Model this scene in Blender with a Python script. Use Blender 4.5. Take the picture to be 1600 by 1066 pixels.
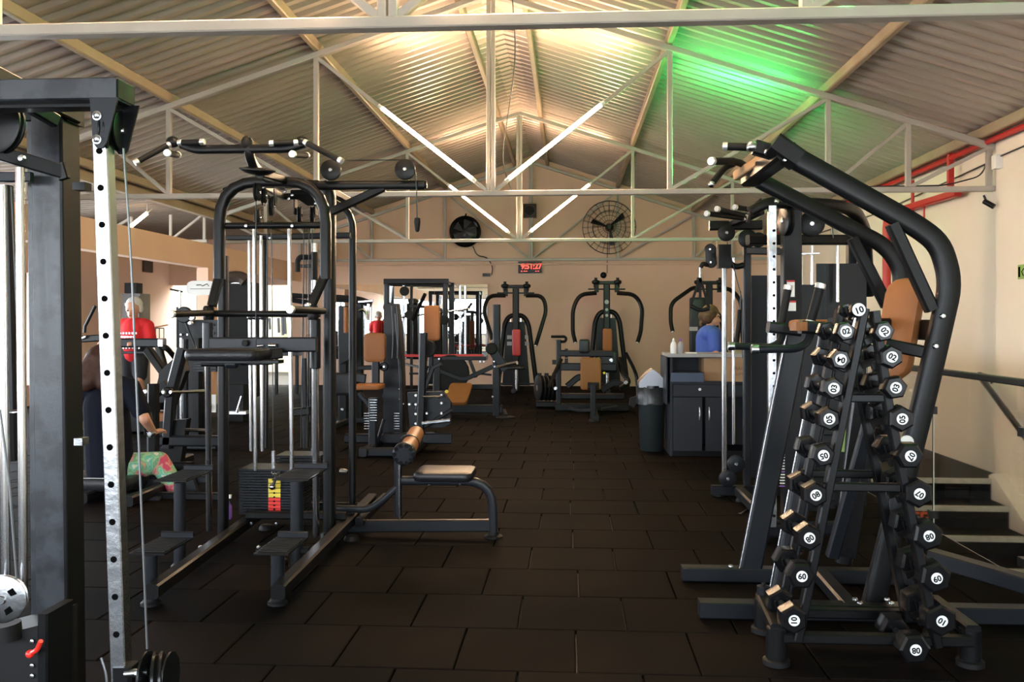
import bpy, bmesh, math, random
from mathutils import Vector, Matrix
random.seed(7)
R = math.radians
for o in list(bpy.data.objects): bpy.data.objects.remove(o)
SC = bpy.context.scene
COL = SC.collection
PSI = math.atan(89/1400)
CAMZ = 1.41
# ---------------------------------------------------------------- camera, world, exposure
cd = bpy.data.cameras.new('camera'); cam = bpy.data.objects.new('camera', cd); COL.objects.link(cam)
cam.location = (0, 0, CAMZ); cam.rotation_euler = (R(90), 0, PSI)
cd.sensor_width = 36; cd.lens = 31.5; cd.shift_y = -29/1600; cd.clip_start = .02; cd.clip_end = 300
SC.camera = cam
SC.view_settings.view_transform = 'Standard'; SC.view_settings.look = 'None'
SC.view_settings.gamma = 1; SC.view_settings.use_curve_mapping = False
SC.view_settings.exposure = 1.4
SKY = 7.5; LED = 135.0; GREEN = 210.0
W = bpy.data.worlds.new('sky'); SC.world = W; W.use_nodes = True
W.node_tree.nodes['Background'].inputs[0].default_value = (.82, .91, 1, 1)
W.node_tree.nodes['Background'].inputs[1].default_value = SKY
WINDOWS = [(-8.9, -6.6), (-6.2, -3.9), (-3.5, -1.0), (-.4, 2.0), (2.4, 4.2)]
YF = -4.0
for i, (x0, x1) in enumerate(WINDOWS):
    l = bpy.data.lights.new('window_portal', 'AREA'); l.shape = 'RECTANGLE'; l.size = x1-x0; l.size_y = 1.8
    l.cycles.is_portal = True
    o = bpy.data.objects.new('window_portal', l); o.location = ((x0+x1)/2, YF-.12, 1.7); o.rotation_euler = (R(90), 0, 0)
    COL.objects.link(o)

sl = bpy.data.lights.new('sun', 'SUN'); sl.energy = 7; sl.angle = R(2); sl.color = (1, .95, .86)
so = bpy.data.objects.new('sun', sl); so.rotation_euler = (R(-22), R(-14), 0); COL.objects.link(so)
for (y0, y1) in ((-1.5, 5.5), (8.0, 14.6)):
    l = bpy.data.lights.new('window_portal', 'AREA'); l.shape = 'RECTANGLE'; l.size = y1-y0; l.size_y = 1.9; l.cycles.is_portal = True
    o = bpy.data.objects.new('window_portal', l); o.location = (-9.25, (y0+y1)/2, 1.3); o.rotation_euler = (R(90), 0, R(-90)); COL.objects.link(o)

# ---------------------------------------------------------------- materials
def mat(name, col, rough=.5, metal=0, bump=None, noise=None, emit=None, spec=.5, trans=0, alpha=None, coat=0):
    m = bpy.data.materials.new(name); m.use_nodes = True
    n = m.node_tree.nodes; L = m.node_tree.links; b = n['Principled BSDF']
    c = tuple(col)+(1,)
    b.inputs['Base Color'].default_value = c
    b.inputs['Roughness'].default_value = rough; b.inputs['Metallic'].default_value = metal
    b.inputs['Specular IOR Level'].default_value = spec
    if trans: b.inputs['Transmission Weight'].default_value = trans
    if coat: b.inputs['Coat Weight'].default_value = coat
    if emit:
        b.inputs['Emission Color'].default_value = tuple(emit[:3])+(1,); b.inputs['Emission Strength'].default_value = emit[3]
    if noise or bump:
        tc = n.new('ShaderNodeTexCoord'); tx = n.new('ShaderNodeTexNoise')
        L.new(tc.outputs['Object'], tx.inputs['Vector'])
    if noise:                       # (scale, amount, second colour)
        tx.inputs['Scale'].default_value = noise[0]; tx.inputs['Detail'].default_value = 5
        mx = n.new('ShaderNodeMix'); mx.data_type = 'RGBA'
        rp = n.new('ShaderNodeValToRGB'); rp.color_ramp.elements[0].position = .5-noise[1]/2; rp.color_ramp.elements[1].position = .5+noise[1]/2
        L.new(tx.outputs['Fac'], rp.inputs['Fac']); L.new(rp.outputs['Color'], mx.inputs['Factor'])
        mx.inputs['A'].default_value = c; mx.inputs['B'].default_value = tuple(noise[2])+(1,)
        L.new(mx.outputs['Result'], b.inputs['Base Color'])
    if bump:                        # (scale, strength)
        t2 = n.new('ShaderNodeTexNoise'); t2.inputs['Scale'].default_value = bump[0]; t2.inputs['Detail'].default_value = 3
        L.new(tc.outputs['Object'], t2.inputs['Vector'])
        bp = n.new('ShaderNodeBump'); bp.inputs['Strength'].default_value = bump[1]; bp.inputs['Distance'].default_value = .01
        L.new(t2.outputs['Fac'], bp.inputs['Height']); L.new(bp.outputs['Normal'], b.inputs['Normal'])
    return m
M = {}
M['black'] = mat('black_powder_coat', (.006, .0063, .007), .34, bump=(400, .04), spec=.22)
M['slate'] = mat('slate_powder_coat', (.0105, .0125, .0165), .36, bump=(400, .04), spec=.27)
M['scuffed'] = mat('scuffed_slate_coat', (.036, .041, .05), .33, noise=(9, .1, (.014, .016, .022)), bump=(300, .05))
M['rubber'] = mat('black_rubber', (.0055, .0055, .006), .6, spec=.25)
M['plastic'] = mat('black_plastic', (.006, .006, .0068), .25, spec=.28)
M['chrome'] = mat('chrome', (.66, .665, .68), .19, 1)
M['steel'] = mat('brushed_steel', (.5, .515, .54), .27, 1, bump=(30, .12))
M['cap'] = mat('aluminium_cap', (.9, .9, .92), .3, .8)
M['cable'] = mat('coated_cable', (.03, .03, .032), .35)
M['cablesteel'] = mat('steel_cable', (.16, .165, .175), .4, .7)
M['tan'] = mat('tan_vinyl', (.3, .115, .038), .45, bump=(90, .15), spec=.25)
M['blackpad'] = mat('black_vinyl', (.009, .0095, .012), .34, spec=.35, bump=(90, .15))
M['redpad'] = mat('red_vinyl', (.42, .02, .02), .42)
M['white'] = mat('white_paint_steel', (.47, .425, .38), .42, noise=(3, .35, (.41, .365, .32)))
M['purlin'] = mat('cream_purlin', (.36, .29, .2), .5, noise=(2, .4, (.28, .21, .135)))
M['wall'] = mat('plaster_wall', (.78, .53, .4), .8, noise=(1.2, .5, (.72, .48, .355)), bump=(60, .1))
M['wallwhite'] = mat('off_white_wall', (.84, .76, .65), .75, noise=(1.5, .5, (.79, .71, .6)), bump=(40, .1))
M['yard'] = mat('cream_yard_wall', (.4, .34, .22), .8, noise=(1.5, .4, (.36, .31, .2)))
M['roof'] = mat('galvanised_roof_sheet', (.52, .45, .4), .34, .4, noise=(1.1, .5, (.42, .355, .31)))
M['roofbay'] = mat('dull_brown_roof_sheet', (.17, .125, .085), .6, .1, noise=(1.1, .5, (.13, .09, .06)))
M['led'] = mat('warm_led_tube', (1, 1, 1), .4, emit=(1, .67, .41, LED))
M['ledsmall'] = mat('dim_warm_tube', (1, 1, 1), .4, emit=(1, .72, .45, 9))
M['ledgreen'] = mat('green_led_tube', (.6, 1, .7), .4, emit=(.05, 1, .2, GREEN))
M['redpaint'] = mat('red_pipe_paint', (.5, .02, .018), .4)
M['mirror'] = mat('mirror_glass', (.93, .94, .94), .01, 1)
M['glass'] = mat('clear_glass', (.97, .985, .98), .02, trans=1)
M['glassedge'] = mat('glass_edge', (.75, .82, .72), .3)
M['cabinet'] = mat('slate_laminate', (.022, .026, .035), .5, spec=.3, noise=(3, .4, (.019, .023, .031)))
M['worktop'] = mat('grey_worktop', (.34, .34, .35), .4)
M['bluebox'] = mat('blue_plastic', (.05, .075, .13), .4)
M['card'] = mat('brown_cardboard', (.42, .27, .15), .8, noise=(5, .4, (.36, .22, .12)))
M['whiteplastic'] = mat('white_plastic', (.85, .85, .85), .35)
M['lid'] = mat('steel_lid', (.3, .3, .32), .3, 1)
M['purple'] = mat('purple_label', (.25, .12, .5), .4)
M['ink'] = mat('black_ink', (.004, .004, .004), .9, spec=0)
M['inkgrey'] = mat('faded_print', (.2, .13, .08), .7)
M['yellow'] = mat('yellow_label', (.75, .58, .05), .5)
M['red'] = mat('red_plastic', (.75, .03, .02), .35)
M['orange'] = mat('orange_lettering', (.85, .14, .03), .6)
M['greenink'] = mat('green_lettering', (.03, .55, .12), .6)
M['signgreen'] = mat('green_sign', (.25, .4, .1), .5)
M['step'] = mat('black_stair_rubber', (.012, .012, .0115), .5, noise=(8, .3, (.017, .016, .015)), spec=.1)
M['nosing'] = mat('cream_nosing', (.6, .54, .42), .6, noise=(12, .4, (.45, .4, .3)))
M['rail'] = mat('black_rail', (.015, .015, .015), .35)
M['concrete'] = mat('pale_pavement', (.55, .54, .5), .8, noise=(2, .5, (.48, .47, .44)))
M['skin'] = mat('skin', (.5, .25, .16), .5)
M['hairwhite'] = mat('white_hair', (.5, .48, .46), .8)
M['hairbrown'] = mat('brown_hair', (.028, .012, .008), .6, noise=(30, .4, (.055, .022, .013)), spec=.3)
M['hairfair'] = mat('fair_brown_hair', (.11, .06, .03), .6, noise=(30, .4, (.05, .025, .013)), spec=.3)
M['shirtred'] = mat('red_cotton', (.6, .015, .02), .85)
M['shirtblue'] = mat('blue_cotton', (.04, .09, .38), .85)
M['navy'] = mat('navy_cotton', (.007, .008, .014), .9, spec=.1)
M['shorts'] = mat('black_cotton', (.015, .015, .018), .85)
M['lip'] = mat('lips', (.35, .1, .08), .5)
M['eye'] = mat('eye', (.03, .02, .02), .2)
M['locker'] = mat('dark_brown_locker', (.05, .035, .028), .4)
M['clockred'] = mat('red_led_digits', (.5, 0, 0), .4, emit=(1, .05, .03, 1.6))
M['bin'] = mat('dark_green_bin', (.018, .024, .026), .35)
M['bag'] = mat('clear_bin_bag', (.035, .035, .036), .3, alpha=.5)
def floral():
    m = bpy.data.materials.new('floral_print'); m.use_nodes = True
    n = m.node_tree.nodes; L = m.node_tree.links; b = n['Principled BSDF']; b.inputs['Roughness'].default_value = .8
    tc = n.new('ShaderNodeTexCoord'); t = n.new('ShaderNodeTexNoise'); t.inputs['Scale'].default_value = 11; t.inputs['Detail'].default_value = 2
    r = n.new('ShaderNodeValToRGB'); r.color_ramp.interpolation = 'EASE'
    e = r.color_ramp.elements
    e[0].position = .36; e[0].color = (.5, .06, .12, 1); e[1].position = .7; e[1].color = (.65, .62, .5, 1)
    for p, c in ((.43, (.5, .3, .2, 1)), (.48, (.12, .35, .2, 1)), (.54, (.3, .5, .28, 1)), (.6, (.1, .42, .32, 1))):
        x = e.new(p); x.color = c
    L.new(tc.outputs['Object'], t.inputs['Vector']); L.new(t.outputs['Fac'], r.inputs['Fac']); L.new(r.outputs['Color'], b.inputs['Base Color'])
    return m
M['floral'] = floral()
def tilemat():
    m = bpy.data.materials.new('rubber_tile'); m.use_nodes = True
    n = m.node_tree.nodes; L = m.node_tree.links; b = n['Principled BSDF']
    tc = n.new('ShaderNodeTexCoord'); g = n.new('ShaderNodeNewGeometry')
    t = n.new('ShaderNodeTexNoise'); t.inputs['Scale'].default_value = 1.3; t.inputs['Detail'].default_value = 4
    L.new(g.outputs['Position'], t.inputs['Vector'])
    oi = n.new('ShaderNodeObjectInfo')
    r = n.new('ShaderNodeValToRGB'); r.color_ramp.elements[0].position = .35; r.color_ramp.elements[1].position = .68
    r.color_ramp.elements[0].color = (.0045, .0044, .0046, 1); r.color_ramp.elements[1].color = (.0095, .0068, .0057, 1)
    L.new(t.outputs['Fac'], r.inputs['Fac'])
    mx = n.new('ShaderNodeMix'); mx.data_type = 'RGBA'; mx.blend_type = 'MULTIPLY'; mx.inputs['Factor'].default_value = 1
    mr = n.new('ShaderNodeMapRange'); mr.inputs['To Min'].default_value = .8; mr.inputs['To Max'].default_value = 1.25
    L.new(oi.outputs['Random'], mr.inputs['Value']); cmb = n.new('ShaderNodeCombineColor')
    for k in ('Red', 'Green', 'Blue'): L.new(mr.outputs['Result'], cmb.inputs[k])
    L.new(r.outputs['Color'], mx.inputs['A']); L.new(cmb.outputs['Color'], mx.inputs['B'])
    L.new(mx.outputs['Result'], b.inputs['Base Color'])
    b.inputs['Roughness'].default_value = .7; b.inputs['Specular IOR Level'].default_value = .02
    t2 = n.new('ShaderNodeTexNoise'); t2.inputs['Scale'].default_value = 180
    L.new(g.outputs['Position'], t2.inputs['Vector'])
    bp = n.new('ShaderNodeBump'); bp.inputs['Strength'].default_value = .3; bp.inputs['Distance'].default_value = .004
    L.new(t2.outputs['Fac'], bp.inputs['Height']); L.new(bp.outputs['Normal'], b.inputs['Normal'])
    return m
M['tile'] = tilemat()

# ---------------------------------------------------------------- helpers
CP, SP = math.cos(PSI), math.sin(PSI)
def q(px, py, Y=None, X=None, Z=None):
    """survey: the photograph's pixel sighted onto a vertical or level plane of the room"""
    u = (px-800)/1400; v = (504-py)/1400
    dx, dy, dz = -SP+u*CP, CP+u*SP, v
    if Y is not None: t = Y/dy
    elif X is not None: t = X/dx
    else: t = (Z-CAMZ)/dz
    return Vector((dx*t, dy*t, CAMZ+dz*t))
def V(p):
    return p if isinstance(p, Vector) else Vector(p)
def frame(d, up=None):
    d = d.normalized(); up = V(up) if up else Vector((0, 0, 1))
    if abs(d.dot(up.normalized())) > .98: up = Vector((0, 1, 0)) if abs(d.y) < .9 else Vector((1, 0, 0))
    x = d.cross(up).normalized(); y = x.cross(d).normalized()
    return x, y
def fillet(pts, r, n=5):
    pts = [V(p) for p in pts]; out = [pts[0]]
    for i in range(1, len(pts)-1):
        a, b, c = pts[i-1], pts[i], pts[i+1]
        d1 = (a-b); d2 = (c-b); k = min(r, d1.length*.48, d2.length*.48)
        p1 = b+d1.normalized()*k; p2 = b+d2.normalized()*k
        for j in range(n+1):
            t = j/n; out.append(p1*(1-t)**2+b*2*t*(1-t)+p2*t*t)
    out.append(pts[-1]); return out
class MB:
    def __init__(s): s.v = []; s.f = []
    def loft(s, rings, cap=True, closed=True):
        n = len(rings[0]); b = len(s.v)
        for r in rings: s.v += [tuple(p) for p in r]
        m = n if closed else n-1
        for i in range(len(rings)-1):
            for j in range(m):
                s.f.append((b+i*n+j, b+i*n+(j+1) % n, b+(i+1)*n+(j+1) % n, b+(i+1)*n+j))
        if cap:
            s.f.append(tuple(b+j for j in reversed(range(n)))); k = b+(len(rings)-1)*n; s.f.append(tuple(k+j for j in range(n)))
        return s
    def sweep(s, pts, prof, up=None, rad=None):
        pts = [V(p) for p in pts]; rings = []
        N = len(pts)
        px = None
        for i in range(N):
            d = (pts[min(i+1, N-1)]-pts[max(i-1, 0)])
            if px is None: x, y = frame(d, up)
            else:
                d = d.normalized(); x = (px-d*px.dot(d)).normalized(); y = x.cross(d).normalized()
                if y.dot(py_) < 0: y = -y
            px, py_ = x, y
            # mitre factor kept at 1: bends are filleted
            rings.append([pts[i]+x*a*(rad[i] if rad else 1)+y*b*(rad[i] if rad else 1) for a, b in prof])
        return s.loft(rings)
    def tube(s, pts, r, seg=10, fr=0, up=None):
        if fr: pts = fillet(pts, fr)
        return s.sweep(pts, [(math.cos(2*math.pi*k/seg)*r, math.sin(2*math.pi*k/seg)*r) for k in range(seg)], up)
    def bar(s, pts, w, h, up=None, fr=0, c=None):
        """rectangular hollow section: w across, h along up, corners eased"""
        if fr: pts = fillet(pts, fr)
        c = min(w, h)*.16 if c is None else c
        a, b = w/2, h/2
        pr = [(a-c, -b), (a, -b+c), (a, b-c), (a-c, b), (-a+c, b), (-a, b-c), (-a, -b+c), (-a+c, -b)]
        return s.sweep(pts, pr, up)
    def oval(s, pts, w, h, up=None, fr=0, seg=14):
        if fr: pts = fillet(pts, fr)
        pr = []
        for k in range(seg):
            t = 2*math.pi*k/seg; cx = math.cos(t); sy = math.sin(t)
            pr.append((w/2*math.copysign(abs(cx)**.55, cx), h/2*math.copysign(abs(sy)**.55, sy)))
        return s.sweep(pts, pr, up)
    def box(s, lo, hi):
        x0, y0, z0 = lo; x1, y1, z1 = hi
        return s.loft([[(x0, y0, z0), (x1, y0, z0), (x1, y1, z0), (x0, y1, z0)], [(x0, y0, z1), (x1, y0, z1), (x1, y1, z1), (x0, y1, z1)]])
    def cyl(s, p, q_, r, seg=16, r2=None, ch=0):
        p = V(p); q_ = V(q_); x, y = frame(q_-p); r2 = r if r2 is None else r2
        d = (q_-p).normalized()
        st = [(p, r), (q_, r2)] if not ch else [(p, r-ch), (p+d*ch, r), (q_-d*ch, r2), (q_, r2-ch)]
        return s.loft([[c+x*math.cos(2*math.pi*k/seg)*rr+y*math.sin(2*math.pi*k/seg)*rr for k in range(seg)] for c, rr in st])
    def lathe(s, base, prof, axis=(0, 0, 1), seg=20):
        base = V(base); ax = V(axis).normalized(); x, y = frame(ax)
        return s.loft([[base+ax*h+x*math.cos(2*math.pi*k/seg)*r+y*math.sin(2*math.pi*k/seg)*r for k in range(seg)] for r, h in prof])
    def ring(s, c, axis, R0, r, seg=24, sr=6):
        c = V(c); x, y = frame(V(axis)); ax = V(axis).normalized(); b = len(s.v)
        for i in range(seg):
            t = 2*math.pi*i/seg; e = x*math.cos(t)+y*math.sin(t)
            for j in range(sr):
                a = 2*math.pi*j/sr; s.v.append(tuple(c+e*(R0+r*math.cos(a))+ax*r*math.sin(a)))
        for i in range(seg):
            for j in range(sr):
                s.f.append((b+i*sr+j, b+((i+1) % seg)*sr+j, b+((i+1) % seg)*sr+(j+1) % sr, b+i*sr+(j+1) % sr))
        return s
    def prism(s, poly, off):
        off = V(off); poly = [V(p) for p in poly]
        return s.loft([poly, [p+off for p in poly]])
    def pad(s, c, ux, uy, uz, sx, sy, sz, rc=.03, e=.015):
        """upholstered pad: rounded outline in ux/uy, domed edges along uz"""
        c = V(c); ux, uy, uz = V(ux).normalized(), V(uy).normalized(), V(uz).normalized()
        def out(ins):
            o = []; a, b = sx/2-ins, sy/2-ins; r = max(rc-ins, .004)
            for qx, qy, t0 in ((1, 1, 0), (-1, 1, 90), (-1, -1, 180), (1, -1, 270)):
                for k in range(4):
                    t = R(t0+k*30); o.append((qx*(a-r)+math.cos(t)*r, qy*(b-r)+math.sin(t)*r))
            return o
        rings = []
        for ins, h in ((e, -sz/2), (e*.3, -sz/2+e*.3), (0, -sz/2+e), (0, sz/2-e), (e*.3, sz/2-e*.3), (e, sz/2), (e*2.2, sz/2+.003)):
            rings.append([c+ux*a+uy*b+uz*h for a, b in out(ins)])
        return s.loft(rings)
    def ball(s, c, r, sx=1, sy=1, sz=1, seg=14, rn=8):
        c = V(c)
        return s.loft([[c+Vector((math.sin(math.pi*(i+.02)/(rn+.04))*math.cos(2*math.pi*k/seg)*r*sx, math.sin(math.pi*(i+.02)/(rn+.04))*math.sin(2*math.pi*k/seg)*r*sy, -math.cos(math.pi*(i+.02)/(rn+.04))*r*sz)) for k in range(seg)] for i in range(rn+1)])
    def build(s, name, m, parent=None, label=None, smooth=38, **kw):
        off = Vector((0, 0, 0)); p = parent
        while p is not None: off += p.location; p = p.parent
        me = bpy.data.meshes.new(name)
        me.from_pydata([(a-off.x, b-off.y, c-off.z) for a, b, c in s.v], [], s.f)
        bm = bmesh.new(); bm.from_mesh(me); bmesh.ops.recalc_face_normals(bm, faces=bm.faces); bm.to_mesh(me); bm.free()
        if smooth:
            me.shade_smooth(); me.set_sharp_from_angle(angle=R(smooth))
        me.materials.append(M[m])
        o = bpy.data.objects.new(name, me); COL.objects.link(o)
        if parent: o.parent = parent
        if label: o['label'] = label
        for k, v in kw.items(): o[k] = v
        return o
def thing(name, label, cat, loc=(0, 0, 0), group=None, kind=None):
    o = bpy.data.objects.new(name, None); COL.objects.link(o); o.location = loc; o.empty_display_size = .1
    o['label'] = label
    if kind: o['kind'] = kind
    else: o['category'] = cat
    if group: o['group'] = group
    return o
def tag(o, label, cat, group=None):
    o['label'] = label; o['category'] = cat
    if group: o['group'] = group
    return o
def struct(name, mb, m, **kw):
    o = mb.build(name, m, **kw); o['kind'] = 'structure'; return o
def clone(o, parent=None, dloc=None):
    c = o.copy(); COL.objects.link(c); c.parent = parent
    if dloc is not None: c.location = o.location+V(dloc)
    for ch in list(o.children): clone(ch, c)
    return c
def text(body, size, m, parent, loc, rot, name='lettering', align='CENTER', depth=.001, sx=1):
    """flat print; loc in world, made relative to the parent chain"""
    cu = bpy.data.curves.new(name, 'FONT'); cu.body = body; cu.size = size; cu.align_x = align; cu.align_y = 'CENTER'; cu.extrude = depth
    cu.resolution_u = 3; cu.offset = size*.025
    cu.materials.append(M[m]); tmp = bpy.data.objects.new(name, cu); COL.objects.link(tmp)
    bpy.context.view_layer.update()
    me = bpy.data.meshes.new_from_object(tmp.evaluated_get(bpy.context.evaluated_depsgraph_get())); bpy.data.objects.remove(tmp)
    o = bpy.data.objects.new(name, me); COL.objects.link(o)
    off = Vector((0, 0, 0)); p = parent
    while p is not None: off += p.location; p = p.parent
    o.location = V(loc)-off; o.rotation_euler = rot; o.scale = (sx, 1, 1)
    if parent: o.parent = parent
    return o
def bolts(parent, pts, r=.012, axis=(0, -1, 0), h=.012, name='bolt', m='steel'):
    for p in pts:
        p = V(p); MB().lathe(p, [(r, 0), (r, h*.5), (r*.7, h), (r*.3, h*1.05)], axis, 8).build(name, m, parent)
def pulley(c, r, w, axis, parent, m='black', hub='steel'):
    c = V(c); ax = V(axis).normalized()
    p = MB().lathe(c-ax*w/2, [(r*.9, 0), (r, w*.1), (r, w*.3), (r*.86, w*.5), (r, w*.7), (r, w*.9), (r*.9, w)], ax, 28).build('pulley', m, parent)
    MB().lathe(c-ax*(w/2+.006), [(r*.16, 0), (r*.2, .003), (r*.2, w+.009), (r*.16, w+.012)], ax, 12).build('axle', hub, p)
    return p
def grip(parent, a, b, r=.017, name='grip', m='rubber', caps=(1, 1), cr=None):
    a, b = V(a), V(b); d = (b-a).normalized(); cr = cr or r*1.12
    g = MB().cyl(a, b, r, 14).build(name, m, parent)
    if caps[0]: MB().cyl(a-d*.022, a+d*.004, cr, 14, ch=.003).build('end_cap', 'cap', g)
    if caps[1]: MB().cyl(b-d*.004, b+d*.022, cr, 14, ch=.003).build('end_cap', 'cap', g)
    return g
def stack(parent, x0, x1, y0, y1, z0, z1, n, m='slate'):
    """weight stack: every plate its own part"""
    h = (z1-z0)/n
    for k in range(n):
        MB().box((x0, y0, z0+k*h+.004), (x1, y1, z0+(k+1)*h-.001)).build('weight_plate', m, parent, smooth=0)
def foot(parent, x, y, r=.04, h=.03):
    return MB().lathe((x, y, 0.001), [(r, 0), (r, h*.4), (r*.8, h), (r*.6, h+.004)], (0, 0, 1), 16).build('rubber_foot', 'rubber', parent)
# ================================================================ ROOM
XR, XL, XB, YB = 4.45, -6.05, -9.1, 19.9       # right wall, main hall's left beam line, bay wall, back wall
RX, HALF, SL, ZA = -.84, 5.2, .327, 4.95        # ridge x, half span, slope, truss apex
def zc(x): return ZA-SL*abs(x-RX)
def zr(x): return zc(x)+.16
HX0, HX1, HY0, HY1 = 2.5, 4.45, 3.2, 12.4        # stairwell opening
# floor slab
f = MB()
f.box((XB, YF, -.3), (HX0, YB, -.022)); f.box((HX0, YF, -.3), (XR, HY0, -.022)); f.box((HX0, HY1, -.3), (XR, YB, -.022))
floor = struct('floor', f, 'step')
# rubber tiles: running bond, half a metre square, nearest in view as pieces of their own
T = .5; rest = MB(); near = []
row = 0; y = -3.9
def tile_mb(x0, y0, x1, y1, mb):
    g = .0035; e = .004; zt = 0
    mb.loft([[(x0+g, y0+g, -.022), (x1-g, y0+g, -.022), (x1-g, y1-g, -.022), (x0+g, y1-g, -.022)],
             [(x0+g, y0+g, zt-e), (x1-g, y0+g, zt-e), (x1-g, y1-g, zt-e), (x0+g, y1-g, zt-e)],
             [(x0+g+e, y0+g+e, zt), (x1-g-e, y0+g+e, zt), (x1-g-e, y1-g-e, zt), (x0+g+e, y1-g-e, zt)]])
proto = None
y = 2.62-13*T
ntile = 0
while y < YB-.01:
    y1 = min(y+T, YB); off = (.13 if row % 2 else -.12)+.02*math.sin(row*2.3)
    x = XB-.5+off
    while x < XR:
        x0, x1 = max(x, XB), min(x+T, XR)
        if x1-x0 > .04:
            full = abs(x1-x0-T) < 1e-6 and abs(y1-y-T) < 1e-6
            if y1 > HY0 and y < HY1 and x1 > HX0-1e-6:
                if x0 < HX0-.03: tile_mb(x0, y, HX0, y1, rest)
            elif y >= 2.1 and y < 14.5 and abs(x+.25-(-.15+.02*y)) < 2.55-.06*abs(y-7) and full and ntile < 295:
                ntile += 1
                if proto is None:
                    mb = MB(); tile_mb(0, 0, T, T, mb); proto = mb.build('floor_tile', 'tile', None, smooth=0); proto.parent = floor; o = proto
                else:
                    o = proto.copy(); COL.objects.link(o); o.parent = floor
                o.location = (x0, y, random.uniform(-.0016, .0))
                o.rotation_euler = (0, 0, 0)
            else: tile_mb(x0, y, x1, y1, rest)
        x += T
    y += T; row += 1
rt = rest.build('floor_tile_field', 'tile', floor, smooth=0); rt['kind'] = 'stuff'
# stairs going down towards the viewer, beyond the glass
st = thing('stairs', 'black rubber stairs with cream nosings going down behind the glass balustrade', 'stairs', (HX0, 9.3, 0), kind='structure')
yN = q(1450, 748, Z=-.17).y; z = -.17
MB().box((HX0, yN, z-.12), (XR, HY1, z)).build('landing', 'step', st)
TR, RI = .37, .205
for k in range(9):
    y0 = yN-TR*k
    MB().box((HX0, y0-TR, z-RI*(k+1)-.05), (XR-.2, y0, z-RI*(k+1))).build('tread', 'step', st)
    MB().box((HX0, y0, z-RI*(k+1)), (XR-.2, y0+.03, z-RI*k-.001)).build('riser', 'step', st)
    MB().box((HX0, y0-.012, z-RI*k-.045), (XR-.19, y0+.035, z-RI*k+.004)).build('nosing', 'nosing', st)
# sloped white string beside the wall
MB().prism([(XR-.2, yN+.05, z+.03), (XR-.2, yN+.05, z-.4), (XR-.2, yN-TR*9, z-RI*9-.4), (XR-.2, yN-TR*9, z-RI*9+.1), (XR-.2, yN-.02, z+.06)], (.2, 0, 0)).build('stringer', 'wallwhite', st, smooth=0)
def rtext(word, px, k, m):
    y0 = yN-TR*k; p = q(px, 800, Y=y0)
    text(word, .17, m, st, (p.x, y0-.002, z-RI*k-.125), (R(90), 0, 0), 'lettering', 'RIGHT', .0008)
rtext('A FÉ', 1452, 1, 'orange'); rtext('ESFORÇO', 1493, 2, 'greenink')
w = MB(); w.box((HX0-.08, HY0, -2.6), (HX0, HY1, -.023)); struct('wall_stairwell', w, 'step')
w = MB(); w.box((HX0, HY0-.1, -2.6), (XR, HY0, -.3)); w.box((HX0, YF, -2.7), (XR, HY1, -2.6)); w.box((HX0, HY1, -2.6), (XR, HY1+.1, -.3)); struct('wall_stairwell_ends', w, 'step')
# walls
w = MB(); w.box((XR, YF, -2.7), (XR+.2, YB+.2, 3.55)); wr = struct('wall_right', w, 'wallwhite')
w = MB(); w.prism([(XL-.2, YB, -.3), (XR+.2, YB, -.3), (XR+.2, YB, zr(XR)+.1), (RX, YB, zr(RX)+.1), (XL, YB, zr(XL)+.1), (XL-.2, YB, zr(XL)+.1)], (0, .2, 0)); struct('wall_back', w, 'wall', smooth=0)
w = MB(); w.box((XB-.2, YB, 2.26), (XL-.2, YB+.2, 3.6)); struct('lintel_back', w, 'wall', smooth=0)
# open yard behind the left bay, its cream wall lit by the sky
w = MB(); w.box((XB-2, 25.4, -.3), (XL+3, 25.6, 4)); struct('wall_yard', w, 'yard', smooth=0)
w = MB(); w.box((XB-2, YB+.2, -.3), (XL+3, 25.4, -.02)); struct('floor_yard', w, 'step', smooth=0)
w = MB(); w.box((XB-2.2, YB+.2, -.3), (XB-2, 25.6, 4)); w.box((XL+3, YB+.2, -.3), (XL+3.2, 25.6, 4)); struct('wall_yard_sides', w, 'yard', smooth=0)
w = MB()
w.box((XB-.2, YF, -.3), (XB, YB+.2, .35)); w.box((XB-.2, YF, 2.25), (XB, YB+.2, 3.5))
for a, c in ((YF, -1.5), (5.5, 8.0), (14.6, YB+.2)): w.box((XB-.2, a, .35), (XB, c, 2.25))
struct('wall_left', w, 'wall', smooth=0)
for i, (a, c) in enumerate(((-1.5, 5.5), (8.0, 14.6))):
    w = MB()
    for k in range(6):
        y = a+(c-a)*k/5; w.box((XB-.12, max(a, y-.03), .35), (XB-.06, min(c, y+.03), 2.25))
    w.box((XB-.119, a, .35), (XB-.061, c, .4)); w.box((XB-.119, a, 2.2), (XB-.061, c, 2.25)); struct('window_%d' % (i+6), w, 'rail', smooth=0)
w = MB()
xs = [XB-.2]+[a for p in WINDOWS for a in p]+[XR+.2]
for i in range(0, len(xs), 2): w.box((xs[i], YF-.15, -.3), (xs[i+1], YF, 2.6))
w.prism([(XB-.2, YF-.15, 2.6), (XR+.2, YF-.15, 2.6), (XR+.2, YF-.15, 3.6), (RX, YF-.15, zr(RX)+.1), (XL, YF-.15, 3.5), (XB-.2, YF-.15, 3.5)], (0, .15, 0)); struct('wall_front', w, 'wallwhite', smooth=0)
SILL = .8
w = MB()
for x0, x1 in WINDOWS: w.box((x0, YF-.15, -.3), (x1, YF, SILL))
struct('wall_front_sill', w, 'wallwhite', smooth=0)
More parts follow.
